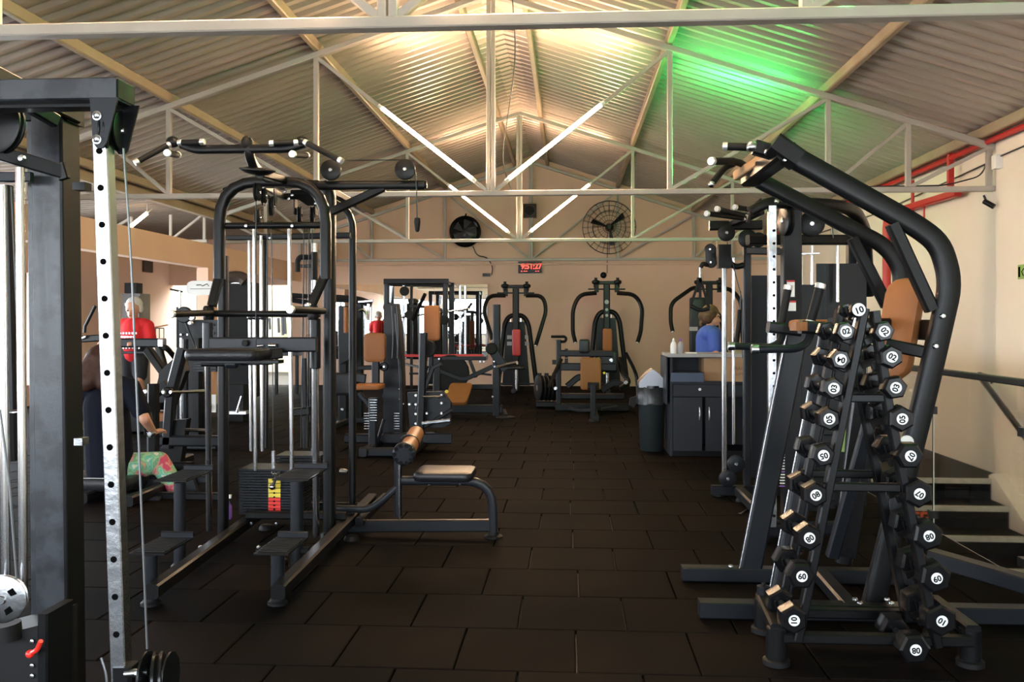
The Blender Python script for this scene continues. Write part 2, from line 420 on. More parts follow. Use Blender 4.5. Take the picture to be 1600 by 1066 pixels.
for i, (x0, x1) in enumerate(WINDOWS):
    w = MB(); t = .05
    for a, b in ((x0, x0+t), (x1-t, x1), ((x0+x1)/2-t/2, (x0+x1)/2+t/2)): w.box((a, YF-.1, SILL), (b, YF-.04, 2.6))
    w.box((x0+t, YF-.099, 2.55), (x1-t, YF-.041, 2.6)); w.box((x0+t, YF-.099, SILL), (x1-t, YF-.041, SILL+.06))
    struct('window_%d' % (i+1), w, 'rail', smooth=0)
w = MB(); w.box((-60, -60, -.34), (60, YF-.15, -.3)); w.box((-60, YF-.14, -.34), (XB-2.3, 60, -.3)); struct('ground_outside', w, 'concrete')
# left beam, piers and bay
w = MB(); w.box((XL-.2, YF, 2.33), (XL, YB, 2.73)); struct('beam_left', w, 'wall', smooth=0)
for k, yy in enumerate((4.1, 14.9)):
    w = MB(); w.box((XL-.2, yy-.2, 0), (XL, yy+.2, 2.33)); struct('pillar_%d' % (k+1), w, 'wall', smooth=0)
w = MB(); w.box((XL-.14, YF, 3.2), (XL-.04, YB, 3.36)); struct('beam_eave', w, 'purlin', smooth=0)
# corrugated roof: crests across the slope, twenty centimetres apart
def corr(xa, za, xb, zb, name, y0=YF-.3, y1=YB+.1, p=.2, h=.042, m='roof'):
    mb = MB(); A = []; y = y0
    while y < y1:
        for dy, dz in ((0, 0), (.05, 0), (.075, h), (.17, h)): A.append((y+dy, dz))
        y += p
    n = len(A)
    rows = [[(xa, yy, za+dz) for yy, dz in A], [((xa+xb)/2, yy, (za+zb)/2+dz) for yy, dz in A], [(xb, yy, zb+dz) for yy, dz in A]]
    mb.loft(rows, cap=False, closed=False)
    return struct(name, mb, m, smooth=0)
corr(RX, zr(RX), XR+.25, zr(XR+.25), 'ceiling_right')
corr(XL-.25, zr(XL-.25), RX, zr(RX), 'ceiling_left')
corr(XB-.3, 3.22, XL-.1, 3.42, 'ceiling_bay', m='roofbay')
w = MB(); w.prism([(RX-.16, YF, zr(RX)-.03), (RX, YF, zr(RX)+.015), (RX+.16, YF, zr(RX)-.03), (RX+.16, YF, zr(RX)-.022), (RX, YF, zr(RX)+.025), (RX-.16, YF, zr(RX)-.022)], (0, YB-YF, 0)); struct('trim_ridge', w, 'roof', smooth=0)
for k, dx in enumerate((-5.12, -3.56, -1.91, -.36, .36, 1.91, 3.56, 5.12)):
    x = RX+dx; w = MB(); w.bar([(x, YF, zc(x)+.1), (x, YB, zc(x)+.1)], .07, .11); struct('trim_purlin_%d' % (k+1), w, 'purlin')
# trusses
TY = [4.13, 9.62, 15.15, 19.8]; ZB = 2.8
for k, ty in enumerate(TY):
    nm = ['nearest the camera', 'second from the camera', 'third from the camera', 'standing against the back wall'][k]
    t = thing('roof_truss', 'white steel roof truss, %s' % nm, 'truss', (RX, ty, ZB), kind='structure')
    hh, ww = (.055, .08)
    MB().bar([(RX-HALF, ty, ZB), (RX+HALF+.05, ty, ZB)], ww, hh, c=.006).build('bottom_chord', 'white', t)
    for s in (-1, 1):
        MB().bar([(RX, ty, ZA), (RX+s*(HALF+.05), ty, ZA-SL*(HALF+.05))], ww, .06, c=.006).build('top_chord', 'white', t)
        for x in (1.91, 3.56, 4.38, 5.2):
            MB().bar([(RX+s*x, ty, ZB+.02), (RX+s*x, ty, ZA-SL*x-.02)], .055, .05, c=.005).build('post', 'white', t)
        for xa, xb in ((.03, 1.91), (1.91, 3.56), (3.56, 4.38), (4.38, 5.2)):
            MB().bar([(RX+s*xa, ty, ZB+.02), (RX+s*xb, ty, ZA-SL*xb-.02)], .045, .04, c=.004).build('diagonal', 'white', t)
    for s in (-1, 1):
        MB().bar([(RX+s*.026, ty, ZB+.02), (RX+s*.026, ty, ZA-.02)], .042, .06, c=.004).build('king_post', 'white', t)
# light tubes on the inner diagonals
def tube_light(ty, s, a, b, t0, t1, dy, label, m='led', r=.02):
    A = Vector((RX+s*a, ty+dy, ZB+.02)); B = Vector((RX+s*b, ty+dy, ZA-SL*b-.02)); p, e = A.lerp(B, t0), A.lerp(B, t1)
    d = (e-p).normalized()
    n = Vector((0, -1, 0)) if dy < 0 else Vector((0, 1, 0))
    th = thing('light_tube', label, 'light', p, 'tube lights on the roof trusses' if m == 'led' else None)
    MB().cyl(p, e, r, 12).build('glowing_tube', m, th)
    if m == 'ledgreen':
        nrm = Vector((-(e-p).z, 0, (e-p).x)).normalized()
        MB().bar([p-nrm*(r+.006), e-nrm*(r+.006)], .006, .04 if dy > 0 else .1, up=nrm.cross(d)).build('housing', 'white', th)  # added bar under the tube, blocks its green light from going down
    for c, k in ((p, -1), (e, 1)): MB().cyl(c+d*k*.001, c+d*k*.05, r*1.05, 12).build('end_cap', 'whiteplastic', th)
for k in range(3):
    nm = ['nearest', 'second', 'third'][k]
    for s in (-1, 1):
        tube_light(TY[k], s, .03, 1.91, .09, .61, -.045, 'glowing warm white tube on the %s truss, %s arm of the V' % (nm, 'left' if s < 0 else 'right'))
tube_light(TY[1], 1, 1.91, 3.56, .08, .72, .045, 'green glowing tube hidden behind the diagonal of the second truss', 'ledgreen', .012)
tube_light(TY[0], 1, 1.91, 3.56, .1, .72, -.045, 'green glowing tube on the nearest truss above the right side', 'ledgreen')
p0, p1 = q(203, 355, Y=14.4), q(230, 333, Y=14.5)
th = thing('light_tube', 'short warm tube light above the beam of the left bay', 'light', p0)
MB().cyl(p0, p1, .03, 12).build('glowing_tube', 'ledsmall', th); MB().cyl(p1, p1+(p1-p0)*.3, .012, 8).build('bracket', 'white', th); MB().cyl(p1, (p1.x, p1.y, 3.375), .01, 8).build('hanger', 'white', th)
# small bay truss pieces seen over the beam
t = thing('bay_truss', 'small white steel truss above the beam of the left bay', 'truss', (XL, 15.15, 2.75), kind='structure')
MB().bar([(XB, 15.15, 2.82), (XL-.2, 15.15, 2.82)], .06, .05).build('bottom_chord', 'white', t)
for a, b in (((-7.6, 2.84), (-7.6, 3.25)), ((-6.9, 2.84), (-6.3, 3.3)), ((-8.3, 2.84), (-7.6, 3.24)), ((-6.3, 2.84), (-6.3, 3.3)), ((-6.9, 2.84), (-6.9, 3.28))):
    MB().bar([(a[0], 15.15, a[1]), (b[0], 15.15, b[1])], .05, .04).build('diagonal', 'white', t)
# mirrors on the back wall
def mirror(name, px0, px1, label, z0=.585, z1=2.26):
    a, b = q(px0, 500, Y=YB-.02).x, q(px1, 500, Y=YB-.02).x
    t = thing(name, label, 'mirror', ((a+b)/2, YB, z0))
    n = max(1, round((b-a)/1.25)); wd = (b-a)/n
    for k in range(n):
        MB().box((a+k*wd+.002, YB-.022, z0), (a+(k+1)*wd-.002, YB-.004, z1)).build('mirror_panel', 'mirror', t, smooth=0)
mirror('wall_mirror', 514, 762, 'wide mirror on the back wall beside the red padded machine')
# conduit along the chord on the back wall
w = MB()
w.tube([(XL, YB-.05, 2.70), (XR, YB-.05, 2.70)], .02, 8); struct('trim_conduit', w, 'wall')
# near wall pier on the right: slightly proud, as the corner seen beside the truss end
w = MB(); w.box((XR-.05, YF, -2.7), (XR+.01, 9.55, 3.36)); struct('wall_right_pier', w, 'wallwhite', smooth=0)
# red standpipe
t = thing('fire_pipe', 'red painted fire pipe running along the right wall under the roof', 'pipe', (XR-.1, 12, 3.1))
xp = XR-.12
MB().tube([(xp, 4, 3.28), (xp, YB-.3, 3.28)], .03, 8).build('main_run', 'redpaint', t)
for px, ya, yb in ((1485, 240, 298),):
    a = q(px, ya, X=xp); MB().bar([a, (a.x, a.y, 2.88)], .07, .05).build('bracket', 'redpaint', t)
a = q(1497, 301, X=xp); b = q(1395, 332, X=xp)
MB().bar([a, b], .08, .08).build('branch_run', 'redpaint', t)
b2 = q(1388, 500, Y=b.y)
MB().tube([b, (b.x-.06, b.y, b.z-.05), (b.x-.08, b.y, b.z-.2), (b.x-.08, b.y, .9)], .055, 12, fr=.1).build('riser_pipe', 'redpaint', t)
g = MB(); a1, a2, a3 = q(1420, 322, X=xp), q(1444, 322, X=xp), q(1444, 356, X=xp)
for s in ((a1, a2), (a2, a3), (a3, a1)): g.tube(list(s), .012, 6)
g.build('bracket', 'redpaint', t)
p = q(1426, 282, X=xp); MB().tube([p, (p.x, p.y, q(1426, 345, X=xp).z)], .022, 8).build('hanger', 'redpaint', t)
c = q(1368, 488, Y=14.0)
t = thing('hose_cabinet', 'red fire hose cabinet on the right wall by the standpipe', 'cabinet', (c.x, 14, .9))
MB().box((c.x-.3, 13.9, c.z-.2), (min(c.x+.2, XR-.06), 14.15, c.z+.22)).build('box', 'redpaint', t)
MB().box((c.x-.27, 13.88, c.z-.17), (min(c.x+.17, XR-.09), 13.9, c.z+.19)).build('door', 'redpaint', t)
# cables and camera at the truss end
t = MB(); t.tube([(XR-.08, 9.62, 3.2), (XR-.12, 9.7, 2.95), (XR-.5, 9.68, 2.85), (XR-1.3, 9.66, 2.84)], .008, 6, fr=.1); t.tube([(XR-.07, 9.5, 3.1), (XR-.07, 6.5, 3.17), (XR-.07, 4, 3.2)], .008, 6); t.tube([(XR-.03, 9.7, 3.1), (XR-.03, 13, 2.98), (XR-.03, 18, 3.0)], .008, 6)
tag(t.build('electric_cable', 'cable'), 'grey electric cable slung along the right wall to the truss end', 'cable')
c = q(1536, 272, Y=9.5); t = MB(); t.box((XR-.12, 9.4, 2.98), (XR-.05, 9.5, 3.12)); tag(t.build('junction_box', 'whiteplastic'), 'small white junction box beside the truss end', 'box')
t = thing('security_camera', 'small dark camera hanging under the truss end', 'camera', (XR-.2, 9.6, 2.7))
p = q(1537, 305, Y=9.55); MB().tube([p, p+Vector((.03, 0, -.07))], .012, 8).build('mount', 'plastic', t); MB().cyl(p+Vector((.0, 0, -.06)), p+Vector((.08, -.06, -.13)), .028, 12, ch=.004).build('lens_tube', 'plastic', t)
# exit sign at the frame edge
p = q(1595, 425, X=XR-.06)
t = thing('exit_sign', 'green emergency exit pictogram sign on the right wall', 'sign', p)
MB().box((XR-.065, p.y-.12, p.z-.07), (XR-.052, p.y+.05, p.z+.07)).build('sign_plate', 'signgreen', t)
g = MB(); g.box((XR-.068, p.y+.0, p.z-.05), (XR-.064, p.y+.035, p.z+.05)); g.bar([(XR-.067, p.y-.06, p.z-.04), (XR-.067, p.y-.03, p.z), (XR-.067, p.y-.07, p.z+.03)], .003, .012); g.build('pictogram', 'ink', t)
# glass balustrade
gx = 2.45; t = thing('glass_balustrade', 'glass balustrade with black top rail guarding the stairs', 'railing', (gx, 7, 0))
yy = [3.3, 4.98, 6.2, 7.52, 8.9, 10.4, 12.3]
MB().bar([(gx, yy[0], 1.085), (gx, yy[-1], 1.085)], .05, .04).build('top_rail', 'rail', t)
for i in range(len(yy)-1):
    p = MB().box((gx-.005, yy[i]+.008, .02), (gx+.005, yy[i+1]-.008, 1.065)).build('glass_panel', 'glass', t, smooth=0)
    MB().box((gx-.006, yy[i+1]-.014, .02), (gx+.006, yy[i+1]-.0085, 1.065)).build('glass_edge', 'glassedge', p, smooth=0)
for y in yy[1:]:
    for zz in (.82, .12): MB().box((gx-.03, y-.03, zz-.025), (gx+.02, y+.03, zz+.025)).build('clamp', 'rail', t)
t = thing('wall_handrail', 'black handrail fixed to the right wall above the stairs', 'handrail', (XR-.2, 9.7, .8))
a = q(1530, 585, X=XR-.2); MB().bar([a, a+Vector((0, -4.2, -4.2*RI/TR))], .045, .05).build('rail', 'rail', t)
MB().tube([a+Vector((0, .02, .01)), a+Vector((.14, .02, -.02)), a+Vector((.14, .02, -.1))], .012, 8, fr=.02).build('bracket', 'rail', t)
# things on the back wall
yb = YB-.12
c = q(727, 362, Y=yb); t = thing('wall_fan', 'black closed drum wall fan beside the mirror, high on back wall', 'fan', c)
MB().lathe(c+Vector((0, .08, 0)), [(.30, 0), (.35, .03), (.35, .12), (.31, .15), (.27, .13), (.15, .17), (.02, .17)], (0, -1, 0), 32).build('housing', 'plastic', t)
for k in range(5):
    a = k*72; MB().prism([c+Vector((math.cos(R(a+d))*r, -.1, math.sin(R(a+d))*r)) for r, d in ((.06, 0), (.26, -18), (.26, 22), (.06, 40))], (0, .012, 0)).build('blade', 'slate', t)
MB().tube([c+Vector((0, 0, .33)), c+Vector((.02, 0, .4))], .02, 8).build('bracket', 'plastic', t)
pts = [q(*p, Y=yb+.08) for p in ((739, 385), (745, 400), (762, 402), (770, 418), (768, 430))]
cb = MB().tube(pts, .012, 8, fr=.2); tag(cb.build('fan_cable', 'cable'), 'black flex hanging from the drum fan', 'cable')
p = q(761, 430, Y=yb+.06); b = MB(); b.box((p.x-.1, YB-.06, p.z-.03), (p.x+.07, YB-.001, p.z+.04)); tag(b.build('plug_socket', 'plastic'), 'black plug and socket below the drum fan', 'socket')
c = q(952, 355, Y=yb-.1); t = thing('wall_fan', 'large open wire cage wall fan, high on the back wall', 'fan', c)
cg = MB()
for r, dy in ((.58, 0), (.47, -.04), (.36, -.07), (.25, -.09), (.14, -.1), (.58, .1), (.36, .16)): cg.ring(c+Vector((0, dy, 0)), (0, 1, 0), r, .006, 32, 5)
for k in range(24):
    e = Vector((math.cos(R(k*15)), 0, math.sin(R(k*15)))); cg.tube([c+e*.08+Vector((0, -.1, 0)), c+e*.36+Vector((0, -.07, 0)), c+e*.58, c+e*.58+Vector((0, .1, 0)), c+e*.3+Vector((0, .17, 0))], .0035, 5)
cg.build('cage', 'slate', t)
MB().lathe(c+Vector((0, .2, 0)), [(.06, 0), (.09, .04), (.09, .16), (.05, .24)], (0, -1, 0), 16).build('motor', 'plastic', t)
for k in range(3):
    a = 40+k*120; MB().prism([c+Vector((math.cos(R(a+d))*r, -.02+dy, math.sin(R(a+d))*r)) for r, d, dy in ((.07, -10, 0), (.4, -8, .03), (.42, 8, -.03), (.07, 22, -.02))], (0, .008, 0)).build('blade', 'black', t)
MB().bar([c+Vector((0, .1, 0)), (c.x, YB, c.z)], .06, .06).build('bracket', 'plastic', t)
MB().box(c+Vector((-.36, -.0, .0)), c+Vector((-.16, .06, .1))).build('motor_plate', 'card', t)
cb = MB().tube([(c.x-.03, YB-.03, c.z-.1), (c.x-.04, YB-.03, c.z-1.0)], .008, 6); tag(cb.build('fan_cable', 'cable'), 'thin black flex hanging straight from the cage fan', 'cable')
p = q(943, 430, Y=YB-.05); b = MB().lathe((p.x, YB-.001, p.z), [(.07, 0), (.07, .02), (.04, .05), (.02, .06)], (0, -1, 0), 14); tag(b.build('plug_socket', 'plastic'), 'round black socket below the cage fan', 'socket')
c = q(828, 330, Y=YB-.1); t = thing('loudspeaker', 'small square black loudspeaker on the back wall above the clock', 'speaker', c)
MB().box((c.x-.145, YB-.18, c.z-.15), (c.x+.145, YB-.02, c.z+.15)).build('case', 'plastic', t); MB().lathe((c.x, YB-.181, c.z), [(.1, 0), (.1, .004), (.06, .006)], (0, -1, 0), 18).build('grille', 'rubber', t)
c = q(828, 418, Y=YB-.06); t = thing('digital_clock', 'red digit LED wall clock in a black case on back wall', 'clock', c)
MB().box((c.x-.26, YB-.06, c.z-.13), (c.x+.26, YB-.001, c.z+.13)).build('case', 'plastic', t)
text('9:51:27', .165, 'clockred', t, (c.x+.03, YB-.064, c.z+.02), (R(90), 0, 0), 'digits', sx=.95)
for k, dx in enumerate((-.2, -.14, -.09, .12, .17)): MB().box((c.x+dx, YB-.064, c.z-.09), (c.x+dx+.03, YB-.061, c.z-.075)).build('date_digit', 'clockred', t)
# air conditioning plate and lockers in the left bay
p = q(209, 417, Y=18.8); b = MB(); b.box((XB+.005, 18.6, p.z-.12), (XB+.05, 19.0, p.z+.12)); tag(b.build('wall_vent', 'locker'), 'small dark square vent high on the left bay wall', 'vent')
t = thing('locker_bank', 'dark brown lockers standing behind the man in the red shirt', 'locker', (-8.6, 16, 0))
x0, x1 = q(190, 500, Y=16.2).x, q(219, 500, Y=16.2).x
MB().box((x0, 16.2, 0), (x1, 16.6, 1.95)).build('body', 'locker', t)
for a, b_ in ((x0+.01, (x0+x1)/2-.005), ((x0+x1)/2+.005, x1-.01)):
    d = MB().box((a, 16.18, .05), (b_, 16.2, 1.9)).build('door', 'locker', t); MB().lathe(((a+b_)/2, 16.18, 1.75), [(.035, 0), (.035, .01), (.02, .014)], (0, -1, 0), 12).build('badge', 'steel', d)
b = MB(); b.box((x0+.03, 16.25, 1.955), (x1-.1, 16.5, 2.15)); tag(b.build('storage_box', 'rubber'), 'black box on top of the dark lockers', 'box')
# drop cable near the ridge
cb = MB().tube([(-.6, 9.2, zr(-.6)-.02), (-.55, 9.4, 4.2), (-.75, 9.9, 3.2), (-.62, 9.62, 2.84)], .006, 6, fr=.3); tag(cb.build('roof_cable', 'cable'), 'thin black cable dangling from the ridge beside the king post', 'cable')
# ================================================================ FOREGROUND MACHINES
def Q(pts): return [q(*p) for p in pts]
# ---- cable tower, extreme left ----
Y1 = 2.3
t = thing('cable_tower', 'cable tower cropped by the left edge with a perforated steel column and dark frame', 'gym machine', (-1.3, 2.45, 0))
# perforated column: leans a touch; every hole is a flat black disc, its shade painted on
ct, cb_ = q(155, 225, Y=Y1), q(184, 1052, Y=Y1)
cb2 = cb_+(cb_-ct)*.02
MB().bar([ct+Vector((0, .02, .03)), cb2+Vector((0, .02, 0))], .041, .041, up=(0, 1, 0), c=.003).build('perforated_column', 'steel', t, 'bright perforated steel column')
for k in range(15):
    y = 236+57.6*k*(1+.0007*k)
    if y > 1035: break
    f = (y-225)/(1052-225); p = ct.lerp(cb_, f)+Vector((.0, -.0012, 0))
    MB().lathe(p, [(.0085, 0), (.0085, .0008), (.007, .0012)], (0, -1, 0), 14).build('pin_hole', 'ink', t)
a, b = q(187, 1045, Y=Y1-.01), q(193, 1250, Y=Y1-.01)
MB().bar([a+Vector((0, .03, 0)), b+Vector((0, .03, 0))], .054, .054, up=(0, 1, 0)).build('carriage_sleeve', 'black', t)
foot(t, b.x, b.y+.03, .05)
MB().bar([b+Vector((0, .03, 0)), (b.x+.01, b.y+.03, .03)], .05, .05, up=(0, 1, 0)).build('lower_post', 'black', t)
# top beam
a, b = q(-160, 138, Y=Y1-.02), q(181, 137, Y=Y1-.02)
z = b.z; MB().bar([(a.x, Y1+.03, z), (b.x, Y1+.03, z)], .1, .058, c=.004).build('top_beam', 'scuffed', t)
MB().bar([(a.x, Y1+.05, z-.033), (b.x-.02, Y1+.05, z-.033)], .05, .012, c=.002).build('beam_flange', 'black', t)
MB().box((b.x+.0005, Y1-.015, z-.024), (b.x+.004, Y1+.075, z+.024)).build('beam_cap', 'plastic', t)
MB().box((q(5, 140, Y=Y1).x, Y1-.022, z-.027), (q(8, 140, Y=Y1).x, Y1-.019, z+.027)).build('weld_seam', 'steel', t)
# pulley bracket
P4 = [q(140, 152, Y=Y1-.03), q(184, 152, Y=Y1-.03), q(166, 224, Y=Y1-.03), q(160, 231, Y=Y1-.03), q(151, 231, Y=Y1-.03), q(145, 222, Y=Y1-.03)]
MB().prism(P4, (0, .006, 0)).build('bracket_plate', 'slate', t, smooth=0)
MB().prism([p+Vector((.012, .09, 0)) for p in P4], (0, .006, 0)).build('bracket_plate', 'black', t, smooth=0)
for y in (181, 218):
    c = q(152, y, Y=Y1-.03); MB().lathe(c, [(.0125, 0), (.0125, .003), (.009, .0035), (.009, .009), (.005, .011), (.004, .007)], (0, -1, 0), 14).build('bolt', 'steel', t)
c = q(166, 205, Y=Y1+.02); pulley(c, .055, .02, (1, .25, 0), t)
c = q(186, 205, Y=Y1+.06); pulley(c, .055, .02, (1, .1, 0), t)
# main upright with its inner channel
a, b = q(90, 172, Y=2.72), q(97, 1160, Y=2.72)
def up2(px0, px1, w, d, name, m, y0=175, y1=1240, Y=2.72, dy=0):
    p, e = q(px0, y0, Y=Y), q(px1, y1, Y=Y); MB().bar([p+Vector((0, dy, 0)), e+Vector((0, dy, 0))], w, d, up=(0, 1, 0), c=.003).build(name, m, t)
up2(85, 96, .1, .09, 'main_upright', 'scuffed')
up2(53, 63, .022, .07, 'upright_channel', 'scuffed', dy=.012)
up2(106.5, 119, .014, .1, 'upright_edge', 'black', dy=0.004)
p = q(96, 1240, Y=2.72); MB().bar([p, (p.x, p.y, .02)], .13, .1, up=(0, 1, 0)).build('upright_base', 'black', t)
z = q(100, 176, Y=2.7).z
MB().bar([(q(112, 176, Y=2.72).x, 2.3, z+.02), (q(110, 176, Y=2.72).x, 2.75, z+.0)], .035, .05).build('link_beam', 'black', t)
MB().bar([(-3.2, 2.74, z), (q(113, 176, Y=2.72).x, 2.74, z)], .1, .055, c=.004).build('rear_top_beam', 'black', t)
e = Q([(20, 150, 2.5), (88, 190, 2.62)]); MB().bar(e, .03, .04).build('brace', 'slate', t)
c = q(-2, 195, Y=2.5); pulley(c, .085, .03, (.2, 1, 0), t)
# sloping arm plate with bolt
e = Q([(-60, 222, 2.45), (0, 240, 2.45), (97, 268, 2.6)]); MB().bar([e[0], e[2]], .02, .042, c=.003).build('guide_bracket', 'black', t)
c = q(42, 250, Y=2.49); bolts(t, [c+Vector((0, -.02, 0))], .011)
MB().bar(Q([(94, 256, 2.6), (101, 280, 2.6)]), .02, .03).build('bracket_clip', 'plastic', t)
MB().bar(Q([(-40, 277, 2.62), (50, 277, 2.62)]), .02, .03).build('spacer_bar', 'slate', t)
# guide rods
MB().cyl(*Q([(31, 262, 2.5), (37, 925, 2.5)]), .0125, 18).build('guide_rod', 'chrome', t)
MB().cyl(*Q([(3, 290, 2.5), (10, 925, 2.5)]), .0125, 18).build('guide_rod', 'chrome', t)
MB().bar(Q([(2, 290, 2.75), (4, 640, 2.75)]), .05, .03, up=(0, 1, 0)).build('rear_panel', 'steel', t)
MB().bar(Q([(14, 290, 2.7), (22, 640, 2.7)]), .015, .03, up=(0, 1, 0)).build('rear_channel', 'black', t)
MB().bar(Q([(14, 645, 2.68), (16, 720, 2.68)]), .05, .05, up=(0, 1, 0)).build('stop_block', 'plastic', t)
MB().tube(Q([(0, 640, 2.42), (15, 760, 2.42), (26, 905, 2.42)]), .0035, 6).build('cable', 'cablesteel', t)
MB().tube(Q([(18, 292, 2.6), (29, 560, 2.6)]), .003, 6).build('cable', 'cable', t)
# lower pulley, weight selector block
c = q(5, 936, Y=2.42)
p = pulley(c, .066, .022, (.15, -1, 0), t, 'steel', 'steel')
for k in range(4): MB().prism([c+Vector((math.cos(R(k*90+d+20))*r, -.0135-.15*math.cos(R(k*90+d+20))*r*-1, math.sin(R(k*90+d+20))*r)) for r, d in ((.03, 0), (.046, 0), (.046, 26), (.03, 34))], (0, .001, 0)).build('slot', 'ink', p)
MB().cyl(*Q([(6, 975, 2.46), (8, 1000, 2.46)]), .045, 18).build('pulley_yoke', 'rubber', t)
a = q(-40, 960, Y=2.46); b = q(58, 960, Y=2.46)
MB().prism([(a.x, 2.47, a.z-.08), (b.x, 2.47, b.z-.035), (b.x, 2.47, .3), (a.x, 2.47, .3)], (0, .2, 0)).build('selector_block', 'rubber', t, smooth=0)
MB().bar([(b.x+.014, 2.53, b.z), (b.x+.014, 2.53, .3)], .03, .14, up=(0, 1, 0)).build('block_side', 'black', t)
stack(t, a.x, b.x, 2.47, 2.67, .06, .29, 8, 'black')
for y in (1003, 1041, 1057): c = q(50, y, Y=2.465); MB().lathe(c, [(.0065, 0), (.0065, .002), (.004, .003)], (0, -1, 0), 12).build('index_stud', 'steel', t)
g = MB(); g.tube(Q([(46, 1022, 2.44), (58, 1016, 2.43), (64, 1002, 2.42)]), .007, 8, fr=.01); g.ball(q(47, 1022, Y=2.44), .012)
g.build('selector_pin', 'red', t, 'red selector pin')
# latch and long cable down to the carriage pulley
p = q(128, 690, Y=2.7); MB().box(p+Vector((-.015, -.02, -.01)), p+Vector((.012, .02, .012))).build('latch', 'steel', t)
p = q(128, 292, Y=2.7); MB().box(p+Vector((-.02, -.02, -.012)), p+Vector((.02, .02, .012))).build('top_clip', 'plastic', t)
MB().tube(Q([(193, 232, Y1), (205, 400, Y1), (218, 720, Y1), (230, 1014, Y1)]), .0032, 6, fr=.3).build('cable', 'cablesteel', t)
MB().tube(Q([(158, 1028, Y1-.1), (166, 1052, Y1-.1), (170, 1110, Y1-.1)]), .0032, 6, fr=.05).build('cable', 'cablesteel', t)
c = q(247, 1060, Y=Y1); p = pulley(c, .068, .03, (1, .35, 0), t, 'plastic')
for dx in (-.035, .03):
    MB().prism([c+Vector((dx, 0, 0))+Vector((0, math.cos(R(a))*.055, math.sin(R(a))*.07)) for a in range(0, 360, 30)], (.005, .002, 0)).build('pulley_cover', 'black', t)
bolts(t, [c+Vector((-.04, -.02, .02))], .012, (-1, -.3, 0))
MB().cyl(*Q([(196, 1053, Y1), (232, 1050, Y1)]), .011, 12).build('axle_bolt', 'steel', t)

# ---- multi station (pull-up, dip, leg raise, weight stack) ----
t = thing('multi_station', 'large black multi station with pull-up grips, step plates and low bench', 'gym machine', (-1.4, 5.6, 0))
YF2 = 5.32; YM = 5.62
def O(pts, w, h, name, m='black', fr=.0, up=(0, 1, 0)): return MB().oval(Q(pts), w, h, up, fr).build(name, m, t)
def Bp(pts, w, h, name, m='black', fr=.0, up=(0, 1, 0)): return MB().bar(Q(pts), w, h, up, fr).build(name, m, t)
# front hoop ending in jogged feet
O([(343, 436, YF2), (343, 284, YF2), (509, 284, YF2), (509, 436, YF2)], .062, .07, 'front_hoop', fr=.25)
Bp([(343, 430, YF2), (331, 478, YF2-.05)], .05, .05, 'hoop_foot'); Bp([(508, 430, YF2), (486, 478, YF2-.05)], .05, .05, 'hoop_foot')
# main columns
O([(349, 400, YM), (349, 855, YM)], .055, .09, 'column'); O([(515, 855, YM), (515, 300, YM), (505, 288, YM)], .072, .1, 'column', fr=.05)
O([(352, 300, YM), (380, 288, YM), (500, 288, YM)], .05, .06, 'top_link', fr=.1)
# rear hoop
O([(420, 308, 6.3), (500, 306, 6.3), (551, 330, 6.3), (551, 787, 6.3)], .045, .07, 'rear_hoop', fr=.22)
MB().tube(Q([(344, 353, YF2+.02), (505, 352, YF2+.02)]), .02, 12).build('cross_tube', 'black', t)
bolts(t, Q([(385, 353, YF2-.0), (457, 353, YF2-.0)]), .013)
Bp([(400, 371, 6.2), (548, 368, 6.2)], .05, .04, 'rear_cross_beam', up=(0, 0, 1)); Bp([(355, 372, 5.9), (402, 372, 5.9)], .05, .03, 'rear_cross_beam', up=(0, 0, 1))
bolts(t, Q([(422, 372, 6.17), (452, 372, 6.17)]), .012)
Bp([(503, 292, 5.62), (552, 318, 6.3)], .05, .05, 'top_link', up=(0, 0, 1))
Bp([(405, 289, 5.62), (440, 308, 6.3)], .05, .05, 'top_link', up=(0, 0, 1))
Bp([(470, 300, 5.7), (495, 318, 6.0)], .14, .03, 'gusset_plate', up=(0, 0, 1))
bolts(t, Q([(413, 293, 5.58), (441, 293, 5.58), (446, 299, 5.58), (457, 305, 5.6), (452, 311, 5.6), (493, 311, 5.8), (493, 318, 5.8)]), .01)
# boom to the right with its two pulleys
p = Q([(498, 290, 5.55), (664, 289, 5.55)])
O([(498, 290, 5.55), (664, 289, 5.55)], .05, .055, 'boom', up=(0, 0, 1)); MB().cyl(p[1], p[1]+Vector((.012, 0, 0)), .026, 14, ch=.003).build('boom_cap', 'plastic', t)
Bp([(503, 338, 5.6), (600, 293, 5.55)], .04, .05, 'boom_brace', up=(0, 0, 1))
c1, c2 = q(517, 266, Y=5.5), q(633, 265, Y=5.5); pulley(c1, .064, .03, (0, 1, 0), t); pulley(c2, .064, .03, (0, 1, 0), t)
MB().tube([c1+Vector((0, 0, .06)), c2+Vector((0, 0, .06)), c2+Vector((.045, 0, .045)), c2+Vector((.062, 0, 0)), q(651, 300, Y=5.5), q(652, 345, Y=5.5)], .004, 6).build('cable', 'cable', t)
MB().lathe(q(652, 360, Y=5.5), [(.008, -.01), (.014, 0), (.02, .05), (.018, .075), (.006, .08)], (0, 0, 1), 12).build('cable_stop', 'rubber', t); MB().cyl(*Q([(652, 352, 5.5), (652, 362, 5.5)]), .008, 10).build('eyelet', 'steel', t)
